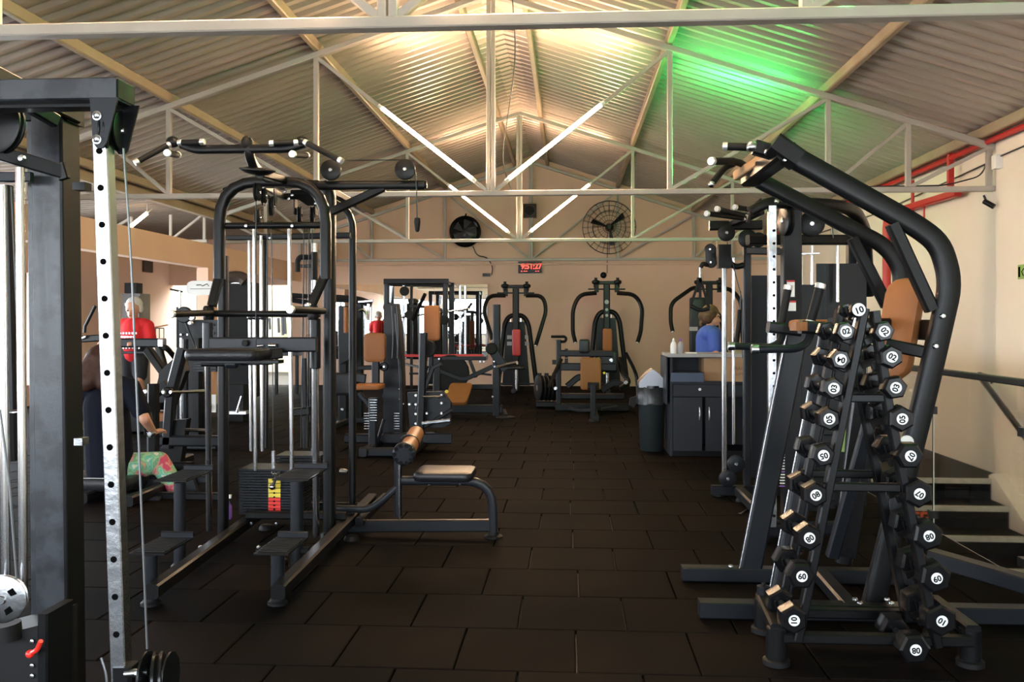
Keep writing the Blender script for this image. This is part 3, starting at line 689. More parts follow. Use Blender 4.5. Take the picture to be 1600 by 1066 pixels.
# pull-up bar with its cranked grips on the swan neck
YG = 4.85
O([(284, 226, YG), (305, 234, YG), (452, 232, YG), (476, 224, YG)], .048, .048, 'pull_up_bar', fr=.08)
for px, py in ((270, 222), (472, 222)): MB().ball(q(px, py, Y=YG), .032, 1.2, 1, 1).build('bar_joint', 'black', t)
def G(a, b, r=.016, caps=(1, 1)): return grip(t, q(*a), q(*b), r, caps=caps)
G((284, 223, YG-.02), (314, 222, YG-.04)); G((427, 224, YG-.04), (460, 223, YG-.02))
G((262, 227, YG-.02), (216, 252, YG-.1)); G((480, 224, YG-.02), (530, 250, YG-.1))
G((262, 239, YG-.32), (277, 242, YG-.05), .017); G((458, 241, YG-.32), (478, 243, YG-.05), .017)
O([(386, 217, YG), (390, 245, YG), (398, 262, YG+.1), (420, 280, YG+.45), (440, 291, 5.6)], .05, .05, 'swan_neck', fr=.08, up=(1, 0, 0))
MB().ball(q(386, 224, Y=YG), .036, .9, 1, 1.15).build('neck_cap', 'rubber', t)
c = q(402, 266, Y=YG+.05); MB().lathe(c-Vector((0, 0, .03)), [(.02, 0), (.07, .012), (.1, .03), (.1, .036), (.06, .044)], (.1, -.15, 1), 24).build('boom_shoe', 'black', t)
Bp([(405, 270, YG+.05), (448, 283, 5.35)], .05, .05, 'boom_arm', up=(0, 0, 1))
# pulleys under the neck
for px, py, Y, r, ax in ((402, 300, 5.0, .052, (1, .1, 0)), (424, 322, 5.45, .062, (1, .2, 0)), (403, 340, 5.45, .05, (1, .1, 0)), (468, 337, 5.9, .06, (1, .25, 0)), (488, 337, 5.9, .06, (1, .25, 0)), (412, 306, 5.1, .045, (1, .15, 0))):
    pulley(q(px, py, Y=Y), r, .028, ax, t, 'rubber')
for px in (411, 430): Bp([(px, 296, 5.45), (px+1, 322, 5.45)], .008, .05, 'pulley_hanger', up=(0, 1, 0))
for px in (462, 494): Bp([(px, 312, 5.9), (px, 336, 5.9)], .008, .07, 'pulley_hanger')
for a, b in (((400, 305, 5.0), (400, 560, 5.15)), ((424, 345, 5.6), (427, 705, 5.75)), ((418, 345, 5.6), (415, 700, 5.75)), ((475, 350, 5.95), (470, 700, 6.2)), ((483, 350, 5.95), (480, 700, 6.2)), ((488, 350, 5.95), (489, 700, 6.2))):
    MB().tube(Q([a, b]), .0035, 6).build('cable', 'cable', t)
# guide rods
for a, b, r in (((397, 357, 5.72), (399, 735, 5.72), .0125), ((452, 356, 5.72), (456, 735, 5.72), .0135), ((389, 368, 6.15), (392, 705, 6.15), .01), ((408, 368, 6.15), (410, 705, 6.15), .012)):
    MB().cyl(*Q([a, b]), r, 14).build('guide_rod', 'chrome', t)
MB().cyl(*Q([(412, 372, 6.25), (413, 700, 6.25)]), .03, 14).build('inner_column', 'slate', t)
for px in (391, 398, 408): MB().lathe(q(px, 500, Y=5.7), [(.012, 0), (.02, .01), (.02, .03), (.01, .05)], (0, 0, 1), 12).build('collar', 'steel', t)
# dip handles and their cross bar
MB().tube(Q([(322, 490, YF2-.02), (500, 491, YF2-.02)]), .02, 12).build('dip_cross_bar', 'black', t)
G((269, 491, YF2-.55), (330, 489, YF2-.05), .019, (1, 0)); G((455, 484, YF2-.5), (505, 486, YF2-.02), .021, (1, 0))
for px in (326, 489): MB().lathe(q(px, 500, Y=YF2-.03), [(.03, -.0), (.034, .01), (.034, .07), (.026, .085)], (0, 0, 1), 16).build('handle_clamp', 'black', t)
MB().ball(q(481, 477, Y=YF2-.25), .019, 1, .8, .8).build('end_cap', 'cap', t)
MB().ring(q(323, 489, Y=YF2-.08), (1, .3, 0), .026, .005, 18).build('collar_ring', 'steel', t)
# sleeves, cross beam and telescopic chrome posts
YS = YF2-.08
MB().cyl(*Q([(325, 504, YS), (325, 572, YS)]), .031, 18, ch=.004).build('sleeve', 'slate', t); MB().cyl(*Q([(493, 498, YS+.1), (493, 576, YS+.1)]), .031, 18, ch=.004).build('sleeve', 'black', t)
Bp([(330, 538.5, YS), (495, 538.5, YS)], .06, .088, 'cross_beam', 'slate', up=(0, 0, 1))
MB().cyl(*Q([(325, 572, YS), (327, 829, YS+.18)]), .0185, 18).build('telescopic_post', 'chrome', t); MB().cyl(*Q([(493, 576, YS+.1), (494, 838, YS+.2)]), .021, 18).build('telescopic_post', 'chrome', t)
a, b = Q([(385, 536, YS-.03), (394, 536, YS-.03)]); MB().cyl(a, a+Vector((.0, -.03, 0)), .02, 12, ch=.003).build('knob', 'rubber', t)
MB().cyl(*Q([(402, 541, YS-.04), (412, 540, YS-.04)]), .007, 10).build('adjust_pin', 'steel', t); MB().cyl(*Q([(420, 540, YS-.06), (431, 540, YS-.06)]), .012, 10).build('adjust_pin', 'chrome', t)
# arm pad and roller under it
c = q(358, 554, Y=YS-.28)
MB().pad(c, (1, 0, 0), (0, 1, 0), (0, 0, 1), .42, .3, .062, .05, .02).build('arm_pad', 'blackpad', t)
MB().bar([c+Vector((-.14, 0, -.04)), c+Vector((.3, 0, -.04))], .1, .02).build('pad_plate', 'black', t)
MB().cyl(*Q([(315, 569, YS-.25), (355, 569, YS-.25)]), .014, 12).build('pad_tube', 'black', t)
MB().cyl(*Q([(352, 569, YS-.3), (372, 569, YS-.3)]), .024, 16, ch=.01).build('tube_end', 'slate', t)
Bp([(378, 567, YS-.2), (424, 566, YS-.2)], .05, .03, 'pad_tube', up=(0, 0, 1)); Bp([(405, 556, YS-.12), (440, 552, YS-.05)], .05, .06, 'pad_mount', up=(0, 0, 1))
# base rails, step plates, posts
def rail(a, b, w=.07, h=.07, name='base_rail'): return MB().bar([a, b], w, h, c=.01).build(name, 'black', t)
LX, RXX = q(236, 945, Z=.05), q(434, 945, Z=.05)
le, re_ = q(349, 858, Z=.06), q(515, 858, Z=.06)
LX2, RX2 = le.x, re_.x
rail((LX.x, LX.y, .11), (LX2-.05, 6.0, .11)); rail((RXX.x, RXX.y, .11), (RX2-.03, 6.55, .11))
rail((LX2-.02, 5.66, .17), (RX2, 5.66, .17), .05, .05, 'cross_rail'); rail((LX.x+.2, 5.1, .09), (RXX.x-.1, 5.1, .09), .04, .04, 'cross_rail'); rail((LX2, 6.3, .1), (RX2, 6.3, .1), .05, .05, 'cross_rail')
MB().bar([(RX2+.06, 5.75, .11), (RX2+.06, 6.6, .11)], .05, .06).build('side_rail', 'black', t)
def post(px, ytop, Yf, zt=None, r=.034):
    c = q(px, ytop, Y=Yf); MB().cyl((c.x, Yf, .02), (c.x, Yf, c.z), r, 18).build('step_post', 'slate', t)
    MB().lathe((c.x, Yf, .001), [(.05, 0), (.05, .012), (.04, .02), (.036, .03)], (0, 0, 1), 18).build('foot_plate', 'rubber', t)
    return c
def step(px0, px1, yf, Yf, depth=.34):
    a, b = q(px0, yf, Y=Yf), q(px1, yf, Y=Yf); z = a.z
    p = MB().box((a.x, Yf, z-.008), (b.x, Yf+depth, z)).build('step_plate', 'black', t)
    n = 9
    for k in range(n):
        y = Yf+.03+k*(depth-.07)/n; MB().box((a.x+.012, y, z-.0005), (b.x-.012, y+.012, z+.005)).build('tread_rib', 'rubber', p)
    MB().bar([(a.x+.01, Yf+depth, z+.012), (b.x, Yf+depth, z+.012)], .02, .035, c=.006).build('toe_stop', 'slate', p)
post(236, 867, 4.35); post(434, 867, 4.4); post(281, 754, 5.02, r=.033); post(464, 752, 5.1, r=.037)
step(200, 257, 865, 4.22); step(396, 450, 865, 4.25); step(240, 291, 751, 4.9, .38); step(425, 482, 749, 4.95, .4)
foot(t, re_.x+.02, 5.72, .05); foot(t, LX.x+.33, 5.12, .05); foot(t, LX2, 5.98, .05)
bolts(t, Q([(313, 855, 5.02), (404, 855, 5.02), (393, 818, 5.6), (432, 818, 5.6)]), .012)
g = MB().cyl(*Q([(505, 833, 5.5), (505, 862, 5.5)]), .02, 12); g.build('levelling_foot', 'steel', t)
# weight stacks
zb, ztp = q(400, 805, Y=5.75).z, q(400, 733, Y=5.75).z
stack(t, q(373, 770, Y=5.75).x, q(470, 770, Y=5.75).x, 5.75, 6.0, zb, ztp, 17)
zb2, zt2 = .17, q(470, 706, Y=6.3).z
stack(t, q(437, 770, Y=6.2).x, q(506, 770, Y=6.2).x, 6.12, 6.34, zb2, zt2, 14, 'black')
x0, x1 = q(419, 770, Y=5.74).x, q(438, 770, Y=5.74).x; zm = q(430, 778, Y=5.74).z; zz = q(430, 748, Y=5.74).z
for i in range(4): MB().box((x0, 5.742, zm+(zz-zm)*i/4+.002), (x1, 5.748, zm+(zz-zm)*(i+1)/4-.002)).build('weight_label', 'yellow', t)
for i in range(5): MB().box((x0, 5.742, zb+(zm-zb)*i/5+.002), (x1, 5.748, zb+(zm-zb)*(i+1)/5-.002)).build('weight_label', 'red', t)
for i in range(9):
    z = zb+(zz-zb)*(i+.5)/9; MB().cyl(((x0+x1)/2, 5.741, z), ((x0+x1)/2, 5.736, z), .006, 8).build('index_hole', 'ink', t)
MB().cyl(*Q([(428, 742, 5.8), (427, 705, 5.8)]), .013, 12).build('selector_stem', 'steel', t)
MB().tube(Q([(436, 738, 5.7), (431, 746, 5.66), (427, 758, 5.66)]), .01, 8, fr=.02).build('pin_lanyard', 'cable', t)
MB().ball(q(425.5, 761, Y=5.68), .021).build('selector_pin', 'chrome', t, 'round chrome pin head')
for k in range(3): MB().ring(q(433, 740, Y=5.72)+Vector((-.03+k*.02, 0, 0)), (1, 0, .3), .012, .003, 10).build('spring_ring', 'steel', t)
bolts(t, Q([(532, 737, 5.9)]), .022, (1, -.2, 0), .05, 'knob')
# low bench
YB2 = 5.85
O([(771, 838, YB2), (769, 752, YB2), (624, 751, YB2)], .058, .058, 'bench_frame', 'slate', fr=.22)
MB().bar(Q([(540, 822, YB2), (766, 821, YB2)]), .05, .078, c=.008).build('bench_beam', 'slate', t)
Bp([(544, 800, YB2), (545, 818, YB2)], .05, .04, 'bench_strut', 'slate')
MB().cyl(*Q([(622, 717, YB2), (622, 806, YB2)]), .026, 14).build('seat_post', 'slate', t); MB().cyl(*Q([(624, 726, YB2-.04), (624, 812, YB2-.04)]), .007, 8).build('gas_rod', 'chrome', t)
O([(526, 795, YB2), (575, 796, YB2), (592, 787, YB2), (621, 762, YB2)], .045, .05, 'curved_tube', 'slate', fr=.15)
c = q(696, 740, Y=YB2+.02)
MB().pad(c+Vector((0, .0, .0)), (1, 0, 0), (0, 1, 0), (0, 0, 1), .385, .34, .06, .05, .02).build('seat', 'blackpad', t)
bolts(t, Q([(671, 757, YB2-.03), (719, 756, YB2-.03)]), .011, (0, 0, -1))
p = MB().cyl(q(634, 708, Y=YB2-.32), q(650, 678, Y=YB2+.3), .055, 20).build('knee_roller', 'tan', t, 'tan foam roller')
a = q(631, 710, Y=YB2-.34); d = (q(650, 678, Y=YB2+.3)-q(634, 708, Y=YB2-.32)).normalized()
MB().cyl(a-d*.01, a+d*.06, .072, 24, ch=.012).build('roller_cap', 'slate', p); MB().cyl(a-d*.016, a-d*.008, .036, 16).build('roller_hub', 'slate', p)
x_, y_ = frame(d)
for k in range(10): e = x_*math.cos(R(k*36))+y_*math.sin(R(k*36)); MB().cyl(a-d*.012+e*.057, a+d*.03+e*.057, .014, 8).build('cap_lobe', 'plastic', p)
m_ = a+d*.3; MB().cyl(m_-d*.015, m_+d*.015, .068, 20).build('roller_collar', 'black', p)
f_ = q(771, 838, Y=YB2); MB().lathe((f_.x, YB2, .001), [(.06, 0), (.06, .012), (.036, .02), (.034, .04)], (0, 0, 1), 16).build('rubber_foot', 'rubber', t)
bt = thing('spray_bottle', 'small blue and white spray bottle on floor beside the multi station', 'bottle', q(324, 829, Z=0)+Vector((0, .35, 0)))
c = bt.location
MB().lathe(c, [(.03, 0), (.034, .01), (.034, .09), (.014, .13), (.014, .15)], (0, 0, 1), 16).build('bottle_body', 'purple', bt); g = MB().box(c+Vector((-.05, -.012, .15)), c+Vector((.03, .012, .175))); g.box(c+Vector((-.04, -.008, .11)), c+Vector((-.03, .008, .151))); g.build('spray_head', 'whiteplastic', bt)

# ---- dumbbell rack ----
Yn, Yfa = 3.72, 4.04
t = thing('dumbbell_rack', 'black A-shaped dumbbell rack loaded with numbered hex dumbbells on both sides', 'rack', (1.25, 3.9, 0))
for Y, s in ((Yn+.04, 0), (Yfa-.02, 1)):
    MB().bar(Q([(1347, 478, Y), (1330, 560, Y), (1240, 985, Y)]) if 0 else [q(1350, 482, Y=Yn), q(1246, 1000, Y=Yn)] if not s else [q(1350, 482, Y=Yn)+Vector((0, Yfa-Yn, 0)), q(1246, 1000, Y=Yn)+Vector((0, Yfa-Yn, 0))], .035, .05, up=(0, 1, 0)).build('left_rail', 'black', t)
    o = Vector((0, (Yfa-Yn)*s, 0))
    MB().bar([q(1366, 486, Y=Yn)+o, q(1388, 640, Y=Yn)+o, q(1464, 1010, Y=Yn)+o], .035, .05, up=(0, 1, 0)).build('right_rail', 'black', t)
for (a, b) in (((1313, 622), (1384, 622)), ((1285, 760), (1404, 762))):
    for s in (0, 1): o = Vector((0, (Yfa-Yn)*s, 0)); MB().bar([q(*a, Y=Yn)+o, q(*b, Y=Yn)+o], .035, .035).build('cross_bar', 'black', t)
def P0(px, py): return q(px, py, Y=Yn)
fa, fb = q(1213, 1038, Z=.0), q(1516, 1040, Z=.0); fc = q(1193, 988, Z=0)
fd = Vector((fb.x, fc.y, 0))
for c in (fa, fb, fc, fd):
    MB().cyl((c.x, c.y, .02), (c.x, c.y, .15), .042, 20).build('leg_post', 'black', t); MB().lathe((c.x, c.y, .001), [(.055, 0), (.055, .02), (.044, .026)], (0, 0, 1), 20).build('rubber_foot', 'rubber', t)
MB().lathe((fc.x, fc.y, .15), [(.03, 0), (.03, .06), (.01, .065), (.01, .075)], (0, 0, 1), 14).build('post_cap', 'slate', t)
for a, b in ((fa, fc), (fb, fd)): MB().bar([(a.x, a.y-.03, .15), (b.x, b.y+.03, .15)], .06, .05).build('base_beam', 'black', t)
for s in (0, 1):
    y = Yn+.02+(Yfa-Yn)*s; MB().bar([(fa.x+.02, y, .12), (fb.x-.02, y, .12)], .05, .04).build('base_cross', 'black', t)
MB().bar([q(1336, 497, Y=Yn), q(1331, 520, Y=Yn)], .006, .008).build('rail_edge', 'steel', t)
dbs = [(1342, 484, '01', 200, .6, 34), (1322, 518, '02', 12, .78, 1), (1314, 562, '04', 170, .82, 0), (1303, 607, '03', 80, .84, 0), (1296, 655, '05', 95, .9, 0), (1287, 712, '05', 195, .93, 0), (1275, 774, '08', 30, .98, 0), (1265, 841, '08', 215, 1.03, 0), (1253, 901, '60', 0, 1.06, 0), (1241, 970, '10', 90, 1.1, 0),
       (1382, 518, '02', -50, .82, 0), (1394, 558, '02', -25, .9, 0), (1400, 606, '03', 70, .92, 0), (1410, 655, '05', 90, 1.0, 0), (1423, 713, '07', 240, 1.05, 0), (1437, 772, '07', 150, 1.1, 0), (1452, 838, '08', 200, 1.14, 0), (1464, 904, '09', 200, 1.18, 0), (1472, 971, '10', 150, 1.22, 0), (1431, 1016, '08', 185, 1.16, 0)]
side = ['left column']*10+['right column']*9+['bottom shelf']
ordw = ['topmost', 'second', 'third', 'fourth', 'fifth', 'sixth', 'seventh', 'eighth', 'ninth', 'lowest']
for i, (px, py, num, rot, s, tp) in enumerate(dbs):
    Y = Yn-.06; c = q(px, py, Y=Y)
    if i == 19: Y = Yn-.1; c = q(px, py, Y=Y)
    if i == 0: lab = 'smallest hex dumbbell lying across the very top of the A-shaped rack'
    elif i < 10: lab = 'hex dumbbell marked %s, %s down the left side of the rack' % (num, ordw[i-1] if i < 9 else 'lowest')
    elif i < 19: lab = 'hex dumbbell marked %s, %s down the right side of the rack' % (num, ordw[i-10] if i < 18 else 'lowest')
    else: lab = 'loose hex dumbbell marked 08 lying low at the rack foot, right'
    d = thing('dumbbell', lab, 'dumbbell', c, 'hex dumbbells on the A-shaped rack')
    r = .054*s; hl = .08*s; L = .31 if i else .2
    ax = Vector((0, 1, 0))
    a0 = rot
    for e in (0, 1):
        y0 = c.y+(0 if not e else L-hl)
        rings = []
        for yy, rr in ((0, r*.82), (.008, r*.98), (.016, r), (hl-.016, r), (hl-.008, r*.96), (hl, r*.75)):
            rings.append([Vector((c.x+math.cos(R(60*k+a0))*rr, y0+yy, c.z+math.sin(R(60*k+a0))*rr)) for k in range(6)])
        h = MB().loft(rings).build('head', 'plastic', d, smooth=25)
        if e == 0:
            MB().cyl((c.x, y0-.0015, c.z), (c.x, y0+.001, c.z), (.0225 if i else .026), 24).build('number_disc', 'whiteplastic', h)
            text(num, (.032 if i else .036), 'ink', h, (c.x, y0-.003, c.z-r*.01), (R(90), R(-rot), 0), 'number', depth=.0004)
        for k in range(0): pass
    MB().lathe((c.x, c.y+hl-.002, c.z), [(.014, 0), (.016*s, (L-2*hl)*.5), (.014, L-2*hl+.004)], (0, 1, 0), 14).build('handle', 'slate', d)
    # cradle on the rack carrying it
    if i < 19:
        sgn = 1 if (i < 10) else -1
        for o in (hl+.02, L-hl-.02):
            g = MB(); g.tube([(c.x-.03, c.y+o, c.z+.015), (c.x-.022, c.y+o, c.z-.02), (c.x+.022, c.y+o, c.z-.02), (c.x+.03, c.y+o, c.z+.015)], .006, 6, fr=.015)
            g.bar([(c.x, c.y+o, c.z-.024), (c.x+sgn*.05, c.y+o, c.z-.045)], .02, .03); g.build('cradle', 'black', t)
# ---- plate machine on the right: leaning uprights, big curved lift arms ----
t = thing('lift_machine', 'black lever row machine with big curved arms and tan chest pad behind the dumbbell rack', 'gym machine', (1.9, 4.7, 0))
YN, YK = 4.3, 4.98
def O(pts, w, h, name, m='black', fr=.0, up=(0, 1, 0)): return MB().oval(Q(pts), w, h, up, fr).build(name, m, t)
def Bp(pts, w, h, name, m='black', fr=.0, up=(0, 1, 0)): return MB().bar(Q(pts), w, h, up, fr).build(name, m, t)
fk, fn = q(1065, 908, Z=0), q(1092, 965, Z=0)
MB().bar([(fk.x, fk.y, .045), (q(1470, 900, Y=fk.y).x, fk.y, .045)], .08, .075, c=.006).build('base_rail', 'slate', t)
MB().bar([(fn.x, fn.y, .045), (2.85, fn.y, .045)], .09, .075, c=.006).build('base_rail', 'slate', t)
YN, YK = fn.y, fk.y
MB().bar([(q(1330, 940, Y=YN).x, YN, .05), (q(1330, 940, Y=YN).x+.02, YK, .05)], .08, .07).build('base_link', 'slate', t)
MB().bar([q(1455, 870, Y=YK), (2.8, 3.9, .06)], .09, .08, c=.006).build('diagonal_rail', 'slate', t)
# front leaning uprights
Bp([(1172, 888, YK), (1246, 512, YK)], .115, .07, 'leaning_upright', 'slate'); Bp([(1217, 940, YN), (1300, 512, YN)], .1, .07, 'leaning_upright', 'slate')
for (a, b, Y) in (((1156, 888), (1229, 520), YK-.036), ((1199, 940), (1281, 520), YN-.036)): MB().bar([q(*a, Y=Y), q(*b, Y=Y)], .006, .006).build('bright_edge', 'steel', t)
bolts(t, Q([(1142, 886, YK-.02), (1183, 886, YK-.02), (1336, 938, YN-.05), (1344, 944, YN-.05), (1386, 938, YN-.05), (1393, 944, YN-.05)]), .014, (0, 0, 1))
# rests, grips and cranked handles
for X0, X1, y, Y, gx0, gy0, gx1, gy1, bend in ((1200, 1250, 511, YK-.15, 1231, 452, 1221, 506, [(1224, 516), (1221, 533), (1205, 543), (1148, 541)]), (1250, 1345, 511, YN-.12, 1281, 450, 1267, 502, [(1268, 516), (1262, 535), (1246, 545), (1186, 546)])):
    MB().bar(Q([(X0, y, Y), (X1, y+6, Y)]), .09, .06, c=.012).build('arm_rest', 'blackpad', t)
    grip(t, q(gx0, gy0, Y=Y), q(gx1, gy1, Y=Y), .021, 'upright_grip', caps=(1, 1))
    MB().tube([q(px, py, Y=Y-.02*i) for i, (px, py) in enumerate(bend)], .019, 14, fr=.06).build('cranked_handle', 'slate', t)
    e = q(*bend[-1], Y=Y-.06); MB().cyl(e-Vector((.035, 0, 0)), e, .023, 14, ch=.004).build('end_cap', 'steel', t)
MB().box(q(1244, 517, Y=YN-.17), q(1251, 503, Y=YN-.05)).build('rest_end', 'tan', t)
c = q(1285, 508, Y=YN+.35); MB().pad(c, (1, 0, 0), (0, 1, 0), (0, 0, 1), .32, .16, .05, .04, .015).build('elbow_pad', 'tan', t, 'tan elbow pad')
# near mast + lift arm; far mast + lift arm
YNA = YN+.05
O([(1364, 944, YNA), (1452, 590, YNA), (1486, 440, YNA), (1468, 380, YNA), (1430, 352, YNA), (1226, 238, YNA)], .105, .062, 'near_mast', fr=.28)
O([(1318, 880, YK), (1352, 640, YK), (1395, 520, YK), (1411, 425, YK), (1385, 385, YK), (1186, 282, YK)], .085, .06, 'far_mast', fr=.22)
Bp([(1394, 350, YNA), (1456, 485, YNA)], .06, .06, 'brace'); Bp([(1332, 372, YK), (1386, 478, YK)], .06, .06, 'brace')
bolts(t, Q([(1473, 494, YNA-.04), (1462, 541, YNA-.04)]), .014); bolts(t, Q([(1226, 250, YNA-.045), (1184, 281, YK-.04)]), .011)
# crosshead and its three grips
a, b = q(1230, 236, Y=YNA-.05), q(1172, 280, Y=YK+.03)
MB().bar([a, b], .1, .085).build('crosshead', 'black', t)
MB().bar([q(1246, 251, Y=YNA-.01), q(1207, 224, Y=YNA-.01)], .11, .1).build('arm_clamp', 'black', t)
m1 = a.lerp(b, .15)+Vector((-.03, 0, .02))
c = q(1178, 230, Y=YNA+.05); MB().bar([c+Vector((0, 0, .0)), q(1206, 238, Y=YNA+.05)], .06, .07).build('grip_block', 'black', t)
MB().lathe(q(1175, 228, Y=YNA+.0), [(.024, 0), (.026, .004), (.02, .012), (.008, .016)], (-.3, -1, .1), 18).build('steel_disc', 'steel', t)
grip(t, q(1136, 229, Y=YNA+.1), q(1168, 230, Y=YNA+.08), .019)
grip(t, q(1114, 252, Y=YK-.3), q(1146, 252, Y=YK-.15), .019, caps=(1, 0)); MB().tube(Q([(1144, 252, YK-.16), (1158, 255, YK-.1), (1166, 262, YK-.05)]), .019, 12, fr=.05).build('grip_crank', 'rubber', t)
MB().ball(q(1163, 264, Y=YK-.06), .014).build('collar', 'steel', t); MB().ball(q(1198, 238, Y=YNA+.02), .017).build('collar', 'steel', t)
MB().tube(Q([(1146, 256, YK-.1), (1132, 262, YK-.15), (1113, 286, YK-.25)]), .017, 12, fr=.08).build('grip_crank', 'rubber', t)
e = q(1112, 288, Y=YK-.26); MB().ball(e, .018).build('end_cap', 'steel', t)
MB().bar(Q([(1150, 275, YK), (1215, 232, YNA+.12)]), .035, .05).build('crosshead_plate', 'card', t)
# chest pad and carriers
a, b = q(1418, 438, Y=4.62), q(1392, 590, Y=4.62); m_ = (a+b)/2; uz = (a-b).normalized()
n = Vector((0, 1, 0)); n = Vector((-.75, -.62, .1)); n = (n-uz*n.dot(uz)).normalized(); s_ = n.cross(uz).normalized()
MB().pad(m_, s_, uz, n, .2, (a-b).length+.02, .075, .09, .03).build('chest_pad', 'tan', t, 'tall tan chest pad')
Bp([(1424, 515, 4.75), (1463, 516, YNA+.02)], .05, .1, 'pad_carrier', up=(0, 0, 1)); Bp([(1385, 538, YNA+.1), (1452, 552, YNA+.02)], .05, .06, 'carrier_beam', up=(0, 0, 1))
Bp([(1300, 505, YN+.1), (1385, 505, YN+.3)], .06, .05, 'carrier_beam', up=(0, 0, 1))
Bp([(1352, 630, YK-.05), (1318, 870, YK-.05)], .13, .03, 'shield_plate', 'plastic')
Bp([(1368, 626, YN+.1), (1300, 870, YN+.25)], .06, .05, 'rear_strut', 'slate')
c = q(1415, 690, Y=4.2); MB().lathe(c, [(.012, 0), (.03, .01), (.03, .02), (.01, .03)], (0, -1, 0), 16).build('white_cap', 'whiteplastic', t)
Bp([(1319, 662, YK-.1), (1316, 706, YK-.1)], .022, .004, 'weight_chart', 'signgreen')

# ---- cable machine beyond it (perforated warm column) ----
t = thing('cable_machine', 'black cable machine with shroud panels behind the lever row machine', 'gym machine', (2.0, 6.2, 0))
Y = 5.9
def uprt(px, y0, y1, w, d, Y, name, m='black', lab=None): return MB().bar(Q([(px, y0, Y), (px, y1, Y)]), w, d, up=(0, 1, 0), c=.005).build(name, m, t, lab)
zb = 0.03
c = q(1206, 500, Y=5.85)
MB().bar([(c.x, 5.85, .1), (c.x, 5.85, q(1206, 322, Y=5.85).z)], .05, .05, up=(0, 1, 0), c=.003).build('perforated_column', 'steel', t, 'bright perforated steel column')
zt = q(1206, 322, Y=5.85).z; k = 0
while zt-.16-.083*k > .12:
    z = zt-.16-.083*k; MB().lathe((c.x+.0255, 5.85, z), [(.009, 0), (.009, .0008), (.007, .001)], (1, 0, 0), 10).build('pin_hole', 'ink', t)  # flat black discs stand in for the shaded bores
    MB().lathe((c.x+.008, 5.824, z), [(.009, 0), (.009, .0008), (.007, .001)], (0, -1, 0), 10).build('pin_hole', 'ink', t); k += 1
uprt(1236, 318, 830, .12, .1, 6.1, 'upright'); uprt(1330, 380, 800, .06, .08, 6.9, 'upright')
for (px0, px1, y0, Y_) in ((1250, 1283, 445, 6.25), (1284, 1354, 412, 6.45)):
    a, b = q(px0, y0, Y=Y_), q(px1, y0, Y=Y_)
    MB().box((a.x, Y_, .12), (b.x, Y_+.03, a.z)).build('shroud_panel', 'black', t, smooth=0)
a, b = q(1276, 412, Y=6.38), q(1291, 412, Y=6.38); MB().prism([(a.x, 6.38, .12), (b.x, 6.38, .12), (b.x, 6.38, a.z), (a.x, 6.38, a.z)], (0, .02, 0)).build('shroud_edge', 'cabinet', t, smooth=0)
O([(1172, 331, 5.9), (1200, 316, 5.9), (1305, 320, 6.1), (1336, 330, 6.3), (1352, 362, 6.6), (1356, 460, 6.9)], .07, .09, 'top_boom', fr=.12)
Bp([(1168, 375, 6.3), (1340, 375, 6.5)], .07, .07, 'cross_beam', up=(0, 0, 1)); Bp([(1168, 392, 6.3), (1225, 393, 6.2)], .04, .05, 'cross_beam', up=(0, 0, 1))
pulley(q(1268, 350, Y=6.15), .085, .035, (.1, 1, 0), t); pulley(q(1228, 345, Y=6.0), .1, .05, (1, .15, 0), t)
MB().tube(Q([(1272, 333, 6.1), (1300, 345, 6.1), (1302, 372, 6.1)]), .004, 6).build('cable', 'cable', t)
MB().bar(Q([(1245, 385, 6.2), (1245, 440, 6.2)]), .004, .004).build('chain', 'steel', t)
for px, y0, y1 in ((1252, 396, 440), (1269, 384, 440), (1309, 384, 412)): MB().cyl(*Q([(px, y0, 6.35), (px, y1+60, 6.35)]), .012, 12).build('guide_rod', 'chrome', t)
MB().bar(Q([(1250, 397, 6.3), (1280, 396, 6.3)]), .03, .012, up=(0, 0, 1)).build('rod_clamp', 'steel', t)
stack(t, q(1254, 600, Y=6.4).x, q(1300, 600, Y=6.4).x, 6.32, 6.42, .12, .8, 12, 'black')
for px, y0, y1 in ((1236, 438, 464), (1238, 470, 486)):
    a, b = q(px-6, y0, Y=6.04), q(px+6, y1, Y=6.04); MB().box((a.x, 6.045, b.z), (b.x, 6.049, a.z)).build('warning_label', 'whiteplastic', t); MB().box((a.x, 6.043, a.z-.012), (b.x, 6.0455, a.z)).build('label_band', 'redpaint', t)
a = q(1222, 700, Y=6.02); 
for k in range(14): z = q(1222, 702+4.5*k, Y=6.02).z; MB().box((a.x-.012, 6.03, z-.003), (a.x+.02, 6.035, z+.004)).build('scale_mark', 'whiteplastic' if k not in (8, 13) else 'purple', t, smooth=0)
MB().bar([(c.x-.1, 5.85, .07), (q(1330, 800, Y=6.0).x, 6.0, .07)], .08, .08).build('base_beam', 'slate', t)
MB().bar([(c.x+.05, 5.85, .07), (c.x+.05, 7.2, .07)], .08, .08).build('base_beam', 'slate', t)
for (x, y) in ((c.x-.05, 5.85), (c.x+.05, 7.15)): foot(t, x, y)
MB().tube(Q([(1168, 348, 5.9), (1177, 322, 5.9), (1190, 312, 5.9)]), .012, 10, fr=.05).build('hook_bar', 'black', t)
MB().ball(q(1213, 315, Y=5.85), .018).build('top_bolt', 'steel', t)

